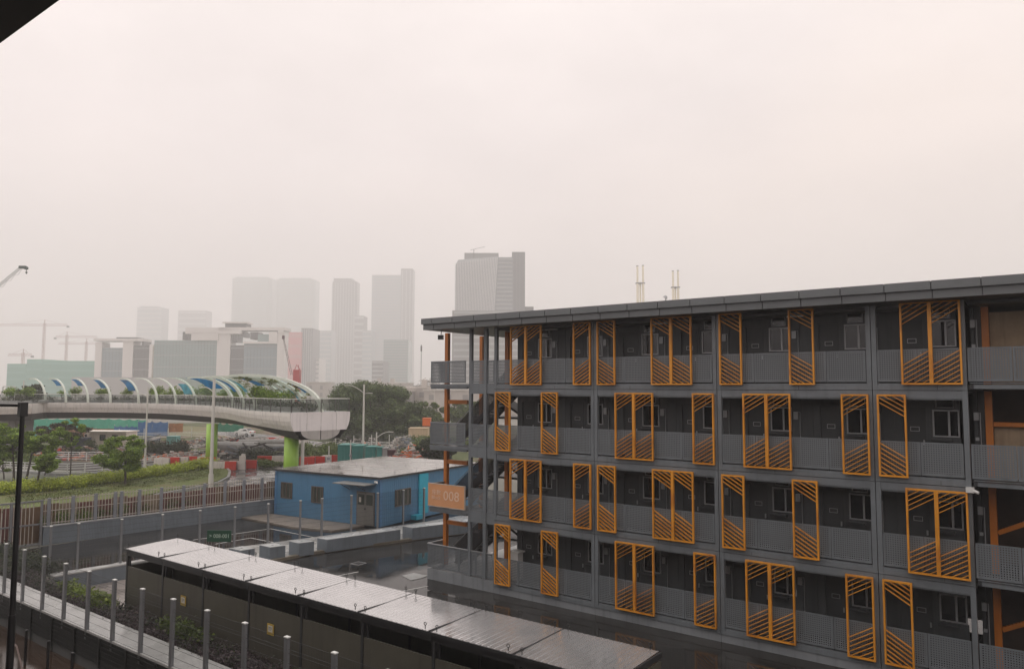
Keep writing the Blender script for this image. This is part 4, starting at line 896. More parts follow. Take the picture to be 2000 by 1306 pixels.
for i, mat_, ks in ((1, BG, (6, 10)), (2, BG, (6, 11)), (3, BG, (5, 10)), (4, BG, (4, 10)), (7, TG, (3, 7)), (8, BG, (5, 12)), (9, BG, (4, 10)), (10, TG, (4, 9)), (11, BG, (6, 13)), (12, TG, (3, 9)), (13, TG, (2, 7)), (14, BG, (4, 8))):
    j = i-1 if i not in (4, 8, 11) else i-1
    c0, c1 = curves[i], curves[j]; m = MB()
    f_ = .30 if i <= 4 else (.5 if i in (7, 8, 9, 10, 11) else .42)
    for k in range(*ks):
        def mix(p, q, s_): return L3(p[0]+(q[0]-p[0])*s_, p[1]+(q[1]-p[1])*s_-.04)
        m.add([mix(c0[k], c1[k], .04), mix(c0[k+1], c1[k+1], .04), mix(c0[k+1], c1[k+1], f_), mix(c0[k], c1[k], f_)], [(0, 1, 2, 3)])
    m.build('roof_glass', mat_, bt)
CG = glassmat('canopy_glass', (.30, .42, .36), .20, .2)
for i in range(8, 15):
    if i == 11: continue
    c0, c1 = curves[i], curves[i-1]; m = MB()
    for k in range(3, 13): m.add([L3(c0[k][0], c0[k][1]+.05), L3(c0[k+1][0], c0[k+1][1]+.05), L3(c1[k+1][0], c1[k+1][1]+.05), L3(c1[k][0], c1[k][1]+.05)], [(0, 1, 2, 3)])
    m.build('canopy_glass', CG, bt)
B = []
for i in range(11, 15):
    for k in range(3, 13):
        p, z = curves[i][k]; q, z2 = curves[i-1][k]; s_ = r.rand(); 
        if r.rand() < .75: B.append((p[0]+(q[0]-p[0])*s_-o2_[0], p[1]+(q[1]-p[1])*s_-o2_[1], z+(z2-z)*s_-.15, .5, .5, .22))
leaves('roof_creeper', B, 2600, .15, leafmat('creeper', (.12, .15, .03), (.28, .30, .10), (.55, .50, .38)), bt, seed=33, shell=.2)
# abutment / lift tower at the left end
t = thing('bridge_abutment', 'grey bridge abutment at the far left end of the footbridge', 'abutment', (*PD(12, 104)[:2], 0), math.radians(37))
MB().box(-4.5, -1, 0, 2.2, 3, 5.7).build('wall', pm('abutment_grey', (.26, .25, .25), .6, 0, .1, .6, streak=.2), t); MB().box(-4.5, -1.2, 5.72, 1.2, 3, 7.2).build('upper_wall', BW, t)
t = thing('gantry_frame', 'small white framed gantry on the left end of the footbridge', 'frame', (*PD(16, 103)[:2], 7.2), math.radians(37))
MB().bar((-1, 0, 0), (-.7, 0, 2.2), .12, .12).bar((.9, 0, 0), (1.0, 0, 2.2), .12, .12).bar((-.7, 0, 2.2), (1.0, 0, 2.2), .12, .14).bar((-.85, 0, 1.1), (.95, 0, 1.1), .08, .08).build('frame', WHT, t)

# ================================================================ lamp posts
LPW = pm('lamp_post_white', (.58, .56, .52), .4, .1, .06, 2, streak=.15)
def lamp(label, u, D, vtop, arms, r0=.12, zb=0.0):
    p = PD(u, D, zb); t = thing('lamp_post', label, 'lamp post', p, group='white lamp posts'); z = ZV(vtop, D)-zb
    MB().cyl((0, 0, 0), (0, 0, 1.3), r0*1.35, n=12).cyl((0, 0, 1.3), (0, 0, z), r0, r0*.7, 12).build('pole', LPW, t)
    for dx, dz, ztop in arms:   # metres along the picture plane
        a = (0, 0, ztop-.9); q = [(rv_[0]*dx*s_, rv_[1]*dx*s_, ztop-.9+dz*math.sin(s_*math.pi/2)) for s_ in (0, .3, .6, .85, 1)]
        MB().tube(q, .045, 6).build('arm', LPW, t); e_ = q[-1]
        s_ = 1 if dx > 0 else -1; MB().bar((e_[0]-rv_[0]*.1*s_, e_[1]-rv_[1]*.1*s_, e_[2]+.02), (e_[0]+rv_[0]*.55*s_, e_[1]+rv_[1]*.55*s_, e_[2]-.02), .22, .09).build('lamp_head', LPW, t)
    return t
lamp('tall white lamp post on the lawn edge in front of the footbridge', 418, 69.7, 740, [(-.8, .5, 9.75), (.35, .1, 9.3)], .17)
lamp('thin white lamp post left of the first green pillar', 289, 86, 757, [(-1.1, .35, 9.2)], .11)
lamp('white lamp post with a curved left arm in front of the huge tree', 711, 97, 750, [(-2.0, 1.0, 9.6), (.55, .1, 9.5)], .15)
lamp('short white lamp post with a right arm beside the teal skips', 737, 96, 843, [(1.6, .75, 3.9)], .12)
lamp('far slim lamp post seen left of the stair column', 848, 190, 757, [(-1.4, .8, 8.8)], .1)
lamp('short white post standing on the left end of the footbridge', 46, 104, 745, [], .1, zb=7.1)
lamp('thin white pole in front of the office building behind the footbridge', 296, 150, 676, [], .13)
for u, v0, v1, D in ((594, 856, 905, 88), (645, 870, 905, 86), (687, 858, 894, 90)):
    p = PD(u, D, 0); t = thing('site_pole', {594: 'pale pole right of the second green pillar', 645: 'thin grey pole beside the white box on the barriers', 687: 'thin grey pole in front of the teal skips'}[u], 'pole', p); MB().cyl((0, 0, 0), (0, 0, ZV(v0, D)), .07 if u != 594 else .2, n=8).build('pole', LPW, t); MB().box(-.12, -.12, 1.1, .12, .12, 1.4).build('box', GALV, t)

# ================================================================ guard rails
def guard(name, label, pts, h=1.1, step=2.0, z=.0):
    P_ = resample([G(*p, z)[:2] for p in pts], step); t = thing(name, label, 'railing', (*P_[0], z))
    for i, p in enumerate(P_):
        q = (p[0]-P_[0][0], p[1]-P_[0][1]); MB().cyl((*q, -.05), (*q, h), .055, n=6).build('post', GALVW, t)
        if i+1 < len(P_):
            n_ = (P_[i+1][0]-P_[0][0], P_[i+1][1]-P_[0][1])
            m = MB(); zs = (.25, .55, .82, 1.07) if h > .9 else (.3, .75)
            for zz in zs: m.cyl((*q, zz), (*n_, zz), .036, n=5, caps=False)
            m.build('rail', GALVW, t)
    MB().bar((0, 0, .02), (P_[-1][0]-P_[0][0], P_[-1][1]-P_[0][1], .02), .01, .01)
    return t
GALVW = pm('pale_galvanised_rail', (.60, .60, .58), .4, .2, .08, 3)
guard('guard_rail', 'pale tubular guard rail along the channel behind the lawn trees', [(-10, 920), (60, 922), (115, 927), (175, 924), (232, 918), (300, 908), (350, 901), (408, 893)])
guard('guard_rail', 'second pale guard rail on the far side of the channel', [(100, 898), (190, 902), (238, 899), (300, 888), (345, 880)], step=2.6)
m = MB(); q = [G(*p) for p in ((100, 899), (190, 903), (240, 900), (345, 884), (400, 893), (300, 907), (232, 916), (175, 921), (100, 915))]; m.prism([(a[0], a[1]) for a in q], -.01, .03); struct('channel_bed', m, pm('dark_channel', (.05, .045, .04), .6, 0, .3, 1, spec=.12))
m = MB()
for a, b in zip([(-10, 921), (60, 924), (115, 928), (175, 926), (232, 920), (300, 910), (350, 903)], [(60, 924), (115, 928), (175, 926), (232, 920), (300, 910), (350, 903), (408, 895)]): a, b = G(*a), G(*b); m.bar((a[0], a[1], .1), (b[0], b[1], .1), .4, .26)
struct('channel_kerb', m, CONC)
# ================================================================ building site
m = MB()
q = [PD(u, D, .015)[:2] for u, D in ((-250, 96), (120, 90), (420, 96), (600, 86), (960, 80), (1100, 130), (960, 210), (500, 200), (-300, 190))]
m.prism([(a[0], a[1]) for a in q], -.01, .004); struct('site_soil', m, SOIL)
m = MB(); q = [PD(u, D)[:2] for u, D in ((410, 150), (500, 136), (640, 118), (640, 128), (520, 150), (415, 166))]; m.prism([(a[0], a[1]) for a in q], 0, .03); struct('site_track', m, ROADM)
m = MB(); q = [PD(u, D)[:2] for u, D in ((300, 150), (420, 140), (470, 145), (470, 175), (300, 185))]; m.prism([(a[0], a[1]) for a in q], 0, .02); struct('weedy_verge', m, pm('weedy_ground', (.12, .12, .04), .9, 0, .35, .5, bump=.5, bs=3, col2=(.16, .12, .07), c2s=.2))
RED = pm('barrier_red', (.50, .035, .02), .4, 0, .12, 3); ORB = pm('barrier_orange', (.62, .13, .02), .4, 0, .12, 3); WBR = pm('barrier_white', (.58, .54, .50), .45, 0, .12, 2, streak=.25)
def barrier_mesh(mat):
    m = MB(); w = 1.9
    for y0, z0, y1, z1 in ((-.24, 0, .24, .28), (-.17, .28, .17, .72), (-.12, .72, .12, .95)): m.box(-w/2, y0, z0, w/2, y1, z1)
    for x in (-.62, 0, .62): m.box(x-.07, -.2, .3, x+.07, .2, .7)
    for x in (-.32, .32): m.box(x-.16, -.185, .42, x+.16, -.171, .62, 0)
    return m.mesh('barrier_body', mat)
BME = {'r': barrier_mesh(RED), 'w': barrier_mesh(WBR), 'o': barrier_mesh(ORB)}; CNM = {'r': 'red', 'w': 'white', 'o': 'orange'}
def barrier(label, u, v, c, D=None, rz=None, sc=1.0):
    b = G(u, v) if D is None else PD(u, D); t = thing('barrier', label, 'barrier', (b[0], b[1], 0), math.radians(SKYR if rz is None else rz), 'plastic barriers around the site'); o = put('body', BME[c], t); o.scale = (sc, 1, 1)
    k = MB().cyl((.96, 0, .1), (.96, 0, .9), .04, n=6).build('hinge_pin', GALV, t); return t
where = {'near': 'in the row beside the lawn tip', 'mid': 'left of the second green pillar', 'right': 'right of the second green pillar', 'far': 'in the far row under the footbridge', 'chan': 'behind the guard rail'}
ROWS = [('chan', [(316, 909, 'w'), (336, 908, 'r'), (353, 907, 'w'), (371, 906, 'r'), (389, 906, 'w'), (406, 908, 'o')]),
        ('near', [(392, 915, 'w'), (424, 917, 'w'), (446, 917, 'r'), (463, 916, 'w'), (486, 914, 'r')]),
        ('mid', [(517, 905, 'r'), (537, 905, 'w'), (556, 905, 'w')]), ('right', [(600, 907, 'r'), (620, 906, 'r'), (657, 903, 'r'), (680, 900, 'o')]),
        ('far', [(462, 869, 'r'), (512, 866, 'w'), (532, 865, 'r'), (545, 864, 'w'), (557, 863, 'r'), (590, 866, 'w')])]
for key, lst in ROWS:
    cnt = {}
    for n, (u, v, c) in enumerate(lst):
        pos = ['first', 'second', 'third', 'fourth', 'fifth', 'sixth'][n]
        barrier(f'{CNM[c]} plastic barrier, {pos} from left {where[key]}', u, v, c, sc=.95 if key != 'far' else 1.1)
barrier('orange barrier lying on the rubble left of the first green pillar', 362, 892, 'o', rz=20); barrier('red plastic barrier behind the lone lawn tree', 270, 880, 'r', rz=55); barrier('second red barrier just right of the lone lawn tree top', 262, 872, 'r', rz=60)
t = thing('jersey_block', 'upright white concrete block among the red barriers', 'concrete block', G(474, 916), math.radians(SKYR)); MB().prism([(-.34, -.3), (.34, -.3), (.22, .3), (-.22, .3)], 0, 1.55).build('body', WBR, t); MB().box(-.2, -.02, 1.5, .2, .25, 1.75).build('top', WBR, t)
t = thing('white_box', 'white box standing on the barrier row beside a thin grey pole', 'box', G(638, 905), math.radians(SKYR)); MB().box(-.5, -.4, 0, .5, .4, .95).build('body', WHT, t); MB().box(-.53, -.43, .951, .53, .43, 1.0).build('lid', WBR, t)
PIPE = pm('concrete_pipe', (.17, .165, .155), .6, 0, .2, 1.2, streak=.2)
def pipe(label, u, D, r, L, a, z=0):
    p = PD(u, D); t = thing('concrete_pipe', label, 'pipe', (p[0], p[1], r+z), math.radians(SKYR+a), 'large grey pipes on the site'); m = MB(); n = 20
    vs = []; 
    for x in (0, L):
        for rr in (r, r*.84):
            for k in range(n): q = 2*math.pi*k/n; vs.append((x, rr*math.cos(q), rr*math.sin(q)))
    fs = []
    for k in range(n):
        j = (k+1) % n; fs += [(k, j, 2*n+j, 2*n+k), (n+k, 3*n+k, 3*n+j, n+j), (k, n+k, n+j, j), (2*n+k, 2*n+j, 3*n+j, 3*n+k)]
    m.add(vs, fs); o = m.build('pipe_wall', PIPE, t, smooth=False); MB().box(.4, -r, -r-.02, .6, r, -r+.12).box(L-.6, -r, -r-.02, L-.4, r, -r+.12).build('chock', BARK, t); return t
pipe('large pale concrete pipe, the biggest and nearest of the pipes', 462, 102, .85, 4.0, 12); pipe('grey concrete pipe left of the biggest pipe by the green pillar', 432, 106, .75, 3.2, 2); pipe('dark long pipe lying behind the biggest pipe', 425, 114, .6, 7, -8); pipe('long grey pipe stacked behind under the footbridge', 470, 117, .6, 7, 9, .1)
pipe('thin pipe on the bank right of the pipe stack', 520, 110, .4, 6, -5, .3)
CLUT = [pm('debris_grey', (.25, .24, .22), .7, 0, .3, 2), pm('debris_pink', (.36, .20, .15), .7, 0, .3, 2), pm('debris_dark', (.05, .048, .045), .7, 0, .3, 2), pm('debris_pale', (.48, .45, .42), .6, 0, .2, 2), RED, pm('debris_blue', (.16, .18, .21), .6, 0, .2, 2), ORB]
def heap(label, cat, u, D, w, d, h, n, pal, seed, name='rubble_pile', size=.45, long_=False):
    r2 = random.Random(seed); p = PD(u, D); t = thing(name, label, cat, (p[0], p[1], 0), math.radians(SKYR)); per = {}
    for k in range(n):
        x = (r2.random()-.5)*w; y = (r2.random()-.5)*d; e_ = max(.05, 1-(abs(2*x/w)**2+abs(2*y/d)**2)*.8); z = h*e_*r2.random()*.95
        c = r2.choice(pal); m = per.setdefault(c, MB()); s_ = size*(.3+r2.random())
        if long_ or r2.random() < .35: a = r2.random()*3; b_ = (r2.random()-.5)*.7; l_ = s_*2.2; m.bar((x, y, z+.1), (x+l_*math.cos(a), y+l_*math.sin(a), z+.1+l_*b_), s_*.16, s_*.2)
        else: m.obox((x, y, z+s_*.25), (s_, s_*.7, s_*.5), r2.random()*3)
    for c, m in per.items(): tag(m.build('debris', CLUT[c], t), kind='stuff')
    MB().prism([(-w/2, -d/2), (w/2, -d/2), (w/2*.9, d/2), (-w/2*.9, d/2)], -.02, h*.12).build('bed', CLUT[2] if 2 in pal else CLUT[0], t); return t
heap('rubble with pink and grey pieces in front of the white cabin', 'rubble', 230, 103, 15, 5, 1.1, 420, [0, 1, 1, 3, 0, 2], 1)
heap('stacks of pinkish boards and debris left of the lone lawn tree', 'debris', 150, 104, 10, 5, 1.2, 260, [0, 1, 3, 2, 1], 2)
heap('scattered pale and red debris behind the left end of the guard rail', 'debris', 55, 103, 14, 5, 1.3, 300, [0, 1, 2, 4, 3], 3)
heap('dark steel scrap tangle behind the barriers left of the second pillar', 'scrap', 505, 100, 8, 3, 1.9, 240, [2, 2, 0, 2, 5], 4, long_=True, size=.8)
heap('brown planks and stones under the first pillar', 'debris', 405, 99, 8, 4, 1.2, 220, [2, 0, 1, 3], 5)
heap('heap of dark pipes and blocks between the pillars', 'debris', 480, 120, 14, 4, 1.6, 300, [2, 0, 2, 3], 6, long_=True, size=.7)
heap('white rubble and scrap heap beside the teal skips', 'rubble', 785, 104, 4.2, 4, 3.0, 420, [3, 3, 0, 3, 5], 7, size=.5)
heap('white and orange scaffold clutter in front of the cream container', 'scrap', 812, 98, 5, 3, 1.8, 260, [3, 6, 3, 0, 4], 8, size=.5, long_=True)
heap('orange and grey clutter right of the maroon cabinet', 'scrap', 776, 90, 2.6, 2, 1.6, 130, [6, 2, 4, 0], 9, size=.4)
heap('pale debris line on the far side of the site behind the skips', 'debris', 700, 118, 14, 3, 1.7, 300, [3, 0, 2, 0], 10)
heap('pinkish rubble field right of the white cabin', 'rubble', 330, 118, 12, 6, .9, 320, [1, 0, 3, 1], 11)
heap('flat stack of grey steel sheets before the white cabin', 'steel stack', 205, 100, 6, 3, .8, 80, [5, 0], 12, long_=True, size=1.2, name='steel_stack')
heap('blue grey steel bundles right of the white cabin', 'steel stack', 285, 120, 6, 3, 1.0, 90, [5, 3], 13, long_=True, size=1.2, name='steel_stack')
heap('pink and grey debris strip behind the lone lawn tree', 'debris', 215, 98, 12, 4, 1.0, 300, [0, 1, 1, 3, 4, 2], 51)
heap('brown planks and pale scraps at the left of the channel', 'debris', 100, 98, 12, 4, .9, 260, [0, 1, 3, 2, 6], 52)
heap('orange and white scraps behind the barriers by the guard rail', 'debris', 352, 96, 10, 3, 1.2, 260, [3, 6, 0, 3, 1], 53)
heap('grey blocks and pipes on the verge edge under the bridge', 'debris', 440, 128, 16, 4, 1.0, 240, [0, 2, 3, 1], 54)
heap('pale rubble on the far side of the blue cabin', 'rubble', 720, 108, 14, 4, 1.4, 300, [3, 0, 1, 6, 0], 55)
def container(name, label, cat, u, D, w, d, h, col, rz=0, z=0, ribs=True, door=False):
    p = PD(u, D); t = thing(name, label, cat, (p[0], p[1], z), math.radians(SKYR+rz)); m = MB().box(0, 0, .12, w, d, h); m.build('body', col, t)
    if ribs:
        n = int(w/.4); rb = MB().box(-.05, -.05, .2, .05, -.001, h-.12).mesh('rib', col)
        for k in range(1, n): put('rib', rb, t, (k*w/n, 0, 0))
    MB().box(-.03, -.07, h+.001, w+.03, d+.03, h+.1).build('top_frame', col, t); MB().box(-.03, -.07, 0, w+.03, d+.03, .115).build('base_frame', CLUT[2], t); return t
TEAL = pm('teal_paint', (.03, .19, .17), .45, 0, .15, 1.2, streak=.2); CREAM = pm('cream_paint', (.52, .40, .26), .5, 0, .1, 1.5, streak=.2)
container('skip', 'teal skip furthest left behind the barriers', 'skip', 662, 93, 1.65, 3, 2.2, TEAL); container('skip', 'teal skip second from the left beside the grey pole', 'skip', 690, 92.5, 1.35, 3, 2.15, TEAL)
container('skip', 'teal rounded skip between the two lamp posts', 'skip', 716, 91.5, 1.25, 2.2, 2.1, TEAL); container('cabinet', 'teal upright cabinet right of the short lamp post', 'cabinet', 738, 91, .62, 1.2, 2.1, TEAL, ribs=False)
container('cabinet', 'grey upright cabinet between the teal and maroon ones', 'cabinet', 749, 91, .6, 1.2, 2.0, CONC, ribs=False); container('cabinet', 'maroon upright cabinet beside the orange clutter', 'cabinet', 758.5, 91, .95, 1.2, 1.75, pm('maroon_paint', (.05, .015, .02), .5), ribs=False)
container('shipping_container', 'cream ribbed container behind the white rubble heap', 'container', 799, 120, 3.1, 2.6, 2.9, CREAM); container('machine_cab', 'orange machine cab above the cream container', 'machine', 826, 124, 1.3, 1.6, 1.35, ORB, z=3.0, ribs=False)
container('water_tank', 'teal water tank beside the rubble field left of the first pillar', 'tank', 329, 116, 1.5, 1.5, 1.7, pm('pale_teal', (.16, .38, .36), .5, 0, .1, 2), ribs=False)
container('generator', 'blue grey covered machine left of the white cabin', 'machine', 146, 113, 2.0, 1.6, 1.6, pm('slate_tarp', (.06, .075, .12), .6, 0, .2, 2, bump=.4, bs=4), ribs=False)
# white site office
D0 = 117; p = PD(172, D0); t = thing('site_office', 'cream white flat roofed site office with dark windows', 'cabin', (p[0], p[1], 0), math.radians(SKYR-4)); CRW = pm('cream_wall', (.74, .66, .59), .5, 0, .08, 1.2, streak=.15)
MB().box(0, 0, .05, 6.6, 3, 2.35).build('wall', CRW, t); MB().box(-.9, -.25, 2.36, 6.8, 3.2, 2.5).build('roof', pm('cream_roof', (.72, .67, .60), .5), t)
for x in (2.3, 4.3):
    w_ = MB().box(x, -.06, 1.05, x+.95, -.005, 1.95).build('window', WB, t); MB().box(x+.06, -.08, 1.1, x+.44, -.061, 1.9).build('pane', PANE, w_); MB().box(x+.51, -.08, 1.1, x+.89, -.061, 1.9).build('pane', PANE, w_)
MB().box(.05, -.45, 1.55, .75, -.01, 2.15).build('air_conditioner', CRW, t); MB().cyl((.3, -.46, 1.85), (.3, -.48, 1.85), .22, n=12).build('fan_grille', CLUT[2], t)
# netting, tarpaulins
def net(label, cat, pts, z0, z1, mat, name='netting_fence', sag=.25, seed=1):
    r2 = random.Random(seed); P_ = [PD(u, D) for u, D in pts]; o_ = P_[0]; t = thing(name, label, cat, (o_[0], o_[1], 0)); K = 10; pan = []
    for a, b in zip(P_, P_[1:]):
        m = MB(); n = K; rows = []
        for j in range(4):
            row = []
            for i in range(n+1):
                q = a+(b-a)*i/n; z = z0+(z1-z0)*j/3; z -= sag*math.sin(math.pi*((i*2.0/n) % 1))*(j/3); off = .12*(r2.random()-.5); row.append((q[0]-o_[0]+off, q[1]-o_[1]+off, z))
            rows.append(row)
        vs = [v for r_ in rows for v in r_]; m.add(vs, [(j*(n+1)+i, j*(n+1)+i+1, (j+1)*(n+1)+i+1, (j+1)*(n+1)+i) for j in range(3) for i in range(n)])
        m.build('net_panel', mat, t, smooth=False)
        MB().cyl((a[0]-o_[0], a[1]-o_[1]+.1, 0), (a[0]-o_[0], a[1]-o_[1]+.1, z1+.25), .06, n=6).build('post', GALV, t)
    return t
GN = pm('green_net', (.06, .36, .25), .6, 0, .2, .8, bump=.3, bs=2); TQ = pm('turquoise_tarp', (.08, .38, .34), .5, 0, .2, .8); BT = pm('blue_tarp', (.035, .12, .30), .5, 0, .25, .8, bump=.4, bs=1.5)
net('long green netting fence under the footbridge', 'netting fence', [(55, 150), (95, 150), (135, 150), (175, 150), (215, 150), (255, 148), (290, 147)], .9, 3.1, GN)
net('turquoise sheet sloping down left of the green netting', 'tarpaulin', [(45, 140), (75, 139), (98, 141)], .2, 2.1, TQ, name='tarpaulin')
net('blue tarpaulin fence left of the thin lamp post', 'tarpaulin', [(226, 140), (250, 139), (272, 139)], -.1, 2.2, BT, name='tarpaulin', seed=2)
net('bright blue tarpaulin right of the thin lamp post', 'tarpaulin', [(272, 143), (300, 142), (331, 142)], .2, 2.9, BT, name='tarpaulin', seed=3)
net('dark green sheet fence behind the white car', 'netting fence', [(418, 150), (445, 149), (478, 148)], .6, 2.4, pm('dark_green_sheet', (.015, .17, .10), .6, 0, .15, .8), seed=4, sag=.5)
net('rusty orange panel fence right of the blue tarpaulin', 'fence', [(332, 144), (345, 144), (360, 144)], .7, 2.5, pm('rusty_orange', (.32, .14, .05), .7, 0, .3, 1.5), name='panel_fence', seed=5, sag=.05)
net('long low brown timber hoarding above the white site office', 'hoarding', [(104, 143), (150, 143), (190, 142), (230, 142)], .0, 1.5, pm('timber_brown', (.26, .13, .07), .7, 0, .3, 1.5), name='timber_hoarding', seed=6, sag=0)
guard('mesh_barrier_fence', 'thin wire site fence behind the pillars on the weedy verge', [(232, 858), (330, 856), (380, 854), (418, 853)], h=1.9, step=4)
guard('mesh_barrier_fence', 'thin pale scaffold fence between the skips and the huge tree', [(655, 880), (700, 878), (760, 876)], h=2.2, step=2.2)
# white car
CARW = pm('car_white', (.62, .62, .60), .25, 0, .03, 2); p = G(478, 851); t = thing('parked_car', 'white hatchback parked on the verge under the footbridge', 'car', (p[0], p[1], 0), math.radians(SKYR-22))
pr = [(-1.9, .35), (-1.95, .75), (-1.8, .92), (-1.1, 1.0), (-.55, 1.42), (.75, 1.46), (1.35, 1.1), (1.85, 1.0), (1.95, .6), (1.9, .35)]
m = MB(); n = len(pr)
for y0, y1 in ((-.82, .82),):
    vs = [(x, y0+(0.12 if z > 1.05 else 0), z) for x, z in pr]+[(x, y1-(0.12 if z > 1.05 else 0), z) for x, z in pr]; m.add(vs, [tuple(range(n)), tuple(range(2*n-1, n-1, -1))]+[((k+1) % n, k, n+k, n+(k+1) % n) for k in range(n)])
m.build('body', CARW, t)
m = MB()
for y in (-.80, .80):
    s_ = -1 if y < 0 else 1; m.add([(-.98, y*.985+.0, 1.02), (.1, y*.985, 1.02), (.1, y*.87, 1.38), (-.5, y*.87, 1.36)], [(0, 1, 2, 3)]).add([(.16, y*.985, 1.02), (1.2, y*.985, 1.04), (.75, y*.87, 1.4), (.16, y*.87, 1.38)], [(0, 1, 2, 3)])
m.add([(-1.12, -.66, 1.02), (-1.12, .66, 1.02), (-.6, .6, 1.41), (-.6, -.6, 1.41)], [(0, 1, 2, 3)]).add([(1.38, -.64, 1.12), (1.38, .64, 1.12), (.82, .6, 1.45), (.82, -.6, 1.45)], [(0, 1, 2, 3)])
o = m.build('window', PANE, t)
for x in (-1.2, 1.2):
    for y in (-.80, .80): w_ = MB().cyl((x, y-.1, .32), (x, y+.1, .32), .32, n=16).build('wheel', pm('tyre', (.02, .02, .02), .7), t); MB().cyl((x, y-.11, .32), (x, y+.11, .32), .18, n=12).build('rim', GALV, w_)
for y in (-.6, .6): MB().box(1.88, y-.16, .72, 1.97, y+.16, .9).build('tail_light', RED, t); MB().box(-1.97, y-.16, .68, -1.9, y+.16, .82).build('headlight', WHT, t)

# ================================================================ low white industrial sheds behind the trees
SHED = pm('pale_shed', (.46, .42, .39), .6, 0, .1, .2, streak=.1); SHED2 = pm('shed_grey', (.30, .28, .27), .6, 0, .1, .2)
def shed(label, u0, u1, vt, D, mat, extra=(), vb=757):
    D = D*(1.5 if vt < 757 else 1.0)
    p = PD(u0, D); w = (u1-u0)/F_PX*D; h = ZV(vt, D); t = thing('shed', label, 'building', (p[0], p[1], 0), math.radians(SKYR), 'pale industrial sheds behind the trees'); MB().box(0, 0, 0, w, 18, h).build('wall', mat, t)
    MB().box(-.3, -.3, h+.01, w+.3, 18.3, h+.5).build('roof', WBR, t)
    n = max(2, int(w/5)); wm_ = MB().box(0, -.12, 0, 1.6, -.01, h*.18).mesh('window', SHED2)
    for k in range(n):
        for j in (.35, .68): put('window', wm_, t, (w*(k+.3)/n, 0, h*j))
    for a, b, vv in extra:
        x0 = (a-u0)/F_PX*D; x1 = (b-u0)/F_PX*D; MB().box(x0, 2, h+.5, x1, 2+(x1-x0), ZV(vv, D)).build('vent_tower', mat, t)
    return t
shed('long low pale shed roof left of the huge tree top', 598, 640, 747, 300, SHED); shed('pale shed with two square vent towers behind the huge tree', 692, 800, 748, 290, SHED, ((735, 742, 738), (761, 769, 738)))
shed('pale shed with a tall white tower seen left of the stair column', 790, 835, 757, 250, SHED, ((822, 832, 740),)); shed('grey shed low behind the lighter tree', 780, 802, 764, 240, SHED2); shed('white terrace building behind the left stair opening', 828, 960, 762, 230, SHED, ((836, 850, 752),))
shed('wide pale shed low on the right behind the apartment stairs', 870, 1100, 770, 260, SHED)
heap('pipework and scaffolds on the roof of the pale shed', 'pipework', 836, 256, 8, 4, 3.5, 110, [3, 0, 3], 40, name='roof_pipework', long_=True, size=1.0).location.z = 9.7

# ================================================================ skyline in the mist
def gm(name, c, r=.35): return pm(name, c, r, 0, .06, .02)
BANDM = gm('far_band', (.30, .31, .31)); GL1 = gm('far_glass_blue', (.17, .235, .26), .2); GL2 = gm('far_glass_green', (.20, .29, .28), .2); GL3 = gm('far_glass_grey', (.05, .05, .055)); PY = gm('far_white', (.68, .64, .61)); DK = gm('far_dark', (.04, .038, .038))
KD = 1.5
def tower(label, u0, u1, vt, D, mat, bands=0, fins=0, depth=30, yaw=0, shape=None, group='towers in the mist', band_m=None, fin_m=None, z0=0, top=None, name='tower'):
    D = D*KD; depth *= KD; p = PD(u0, D); w = (u1-u0)/F_PX*D; h = ZV(vt, D)-z0; t = thing(name, label, 'building', (p[0], p[1], z0), math.radians(SKYR+yaw), group)
    poly = [(0, 0), (w, 0), (w, depth), (0, depth)] if shape is None else [(a*w, b*depth) for a, b in shape]
    MB().prism(poly, 0, h).build('wall', mat, t)
    if bands:
        bm_ = MB().box(.02*w, -.5, 0, .98*w, -.02, h/bands*.34).mesh('floor_band', band_m or BANDM)
        for k in range(bands): put('floor_band', bm_, t, (0, 0, h*(k+.5)/bands))
    if fins:
        fm = MB().box(0, -.8, 0, w/fins*.22, -.02, h*.985).mesh('fin', fin_m or BANDM)
        for k in range(fins): put('fin', fm, t, (w*(k+.3)/fins, 0, 0))
    if top: MB().box(top[0]*w, 2, h+.02, top[1]*w, depth-2, h+top[2]).build('roof_plant', mat, t)
    return t, w, h
rnd = [(math.cos(a)*.5+.5, math.sin(a)*.5+.5) for a in [math.pi*(1+k/8) for k in range(17)]]
tower('broad glass tower, left of the pair of round topped misty towers', 445, 524, 541, 1550, GL2, 34, shape=[(0, .2), (.08, 0), (.92, 0), (1, .2), (1, 1), (0, 1)], top=(.08, .92, 4), depth=40, band_m=gm('band_pale_green', (.16, .18, .16)))
tower('broad greenish tower, right of the pair of round topped misty towers', 533, 610, 543, 1530, GL2, 34, shape=[(0, .2), (.08, 0), (.92, 0), (1, .2), (1, 1), (0, 1)], top=(.08, .9, 4), depth=40, band_m=gm('band_pale_green', (.16, .18, .16)))
tower('slim misty tower with a curved crown between the broad towers', 643, 692, 546, 1250, GL3, 0, 9, shape=[(0, .3), (.2, .05), (.5, 0), (.8, .05), (1, .3), (1, 1), (0, 1)], top=(.08, .82, 7))
p = tower('wide misty glass tower with a taller right hand slab', 723, 780, 534, 1250, GL1, 40, top=None, band_m=gm('band_pale', (.22, .22, .22)))
tower('taller slab forming the right hand side of the wide misty tower', 780, 803, 521, 1252, GL3, 0, 3)
tower('square dark misty tower beside the curved crown tower', 690, 708, 615, 1150, GL3, 12); tower('low grey misty tower left of the curved crown tower', 622, 645, 645, 1150, GL1, 14); tower('low grey tower between the curved crown tower and the wide tower', 706, 724, 644, 1120, GL1, 14)
tower('faint bluish tower far left in the mist', 262, 311, 600, 1500, GL1, 18, top=(.1, .8, 4)); tower('faint flat topped tower right of the faint bluish one', 343, 398, 606, 1550, GL3, 14)
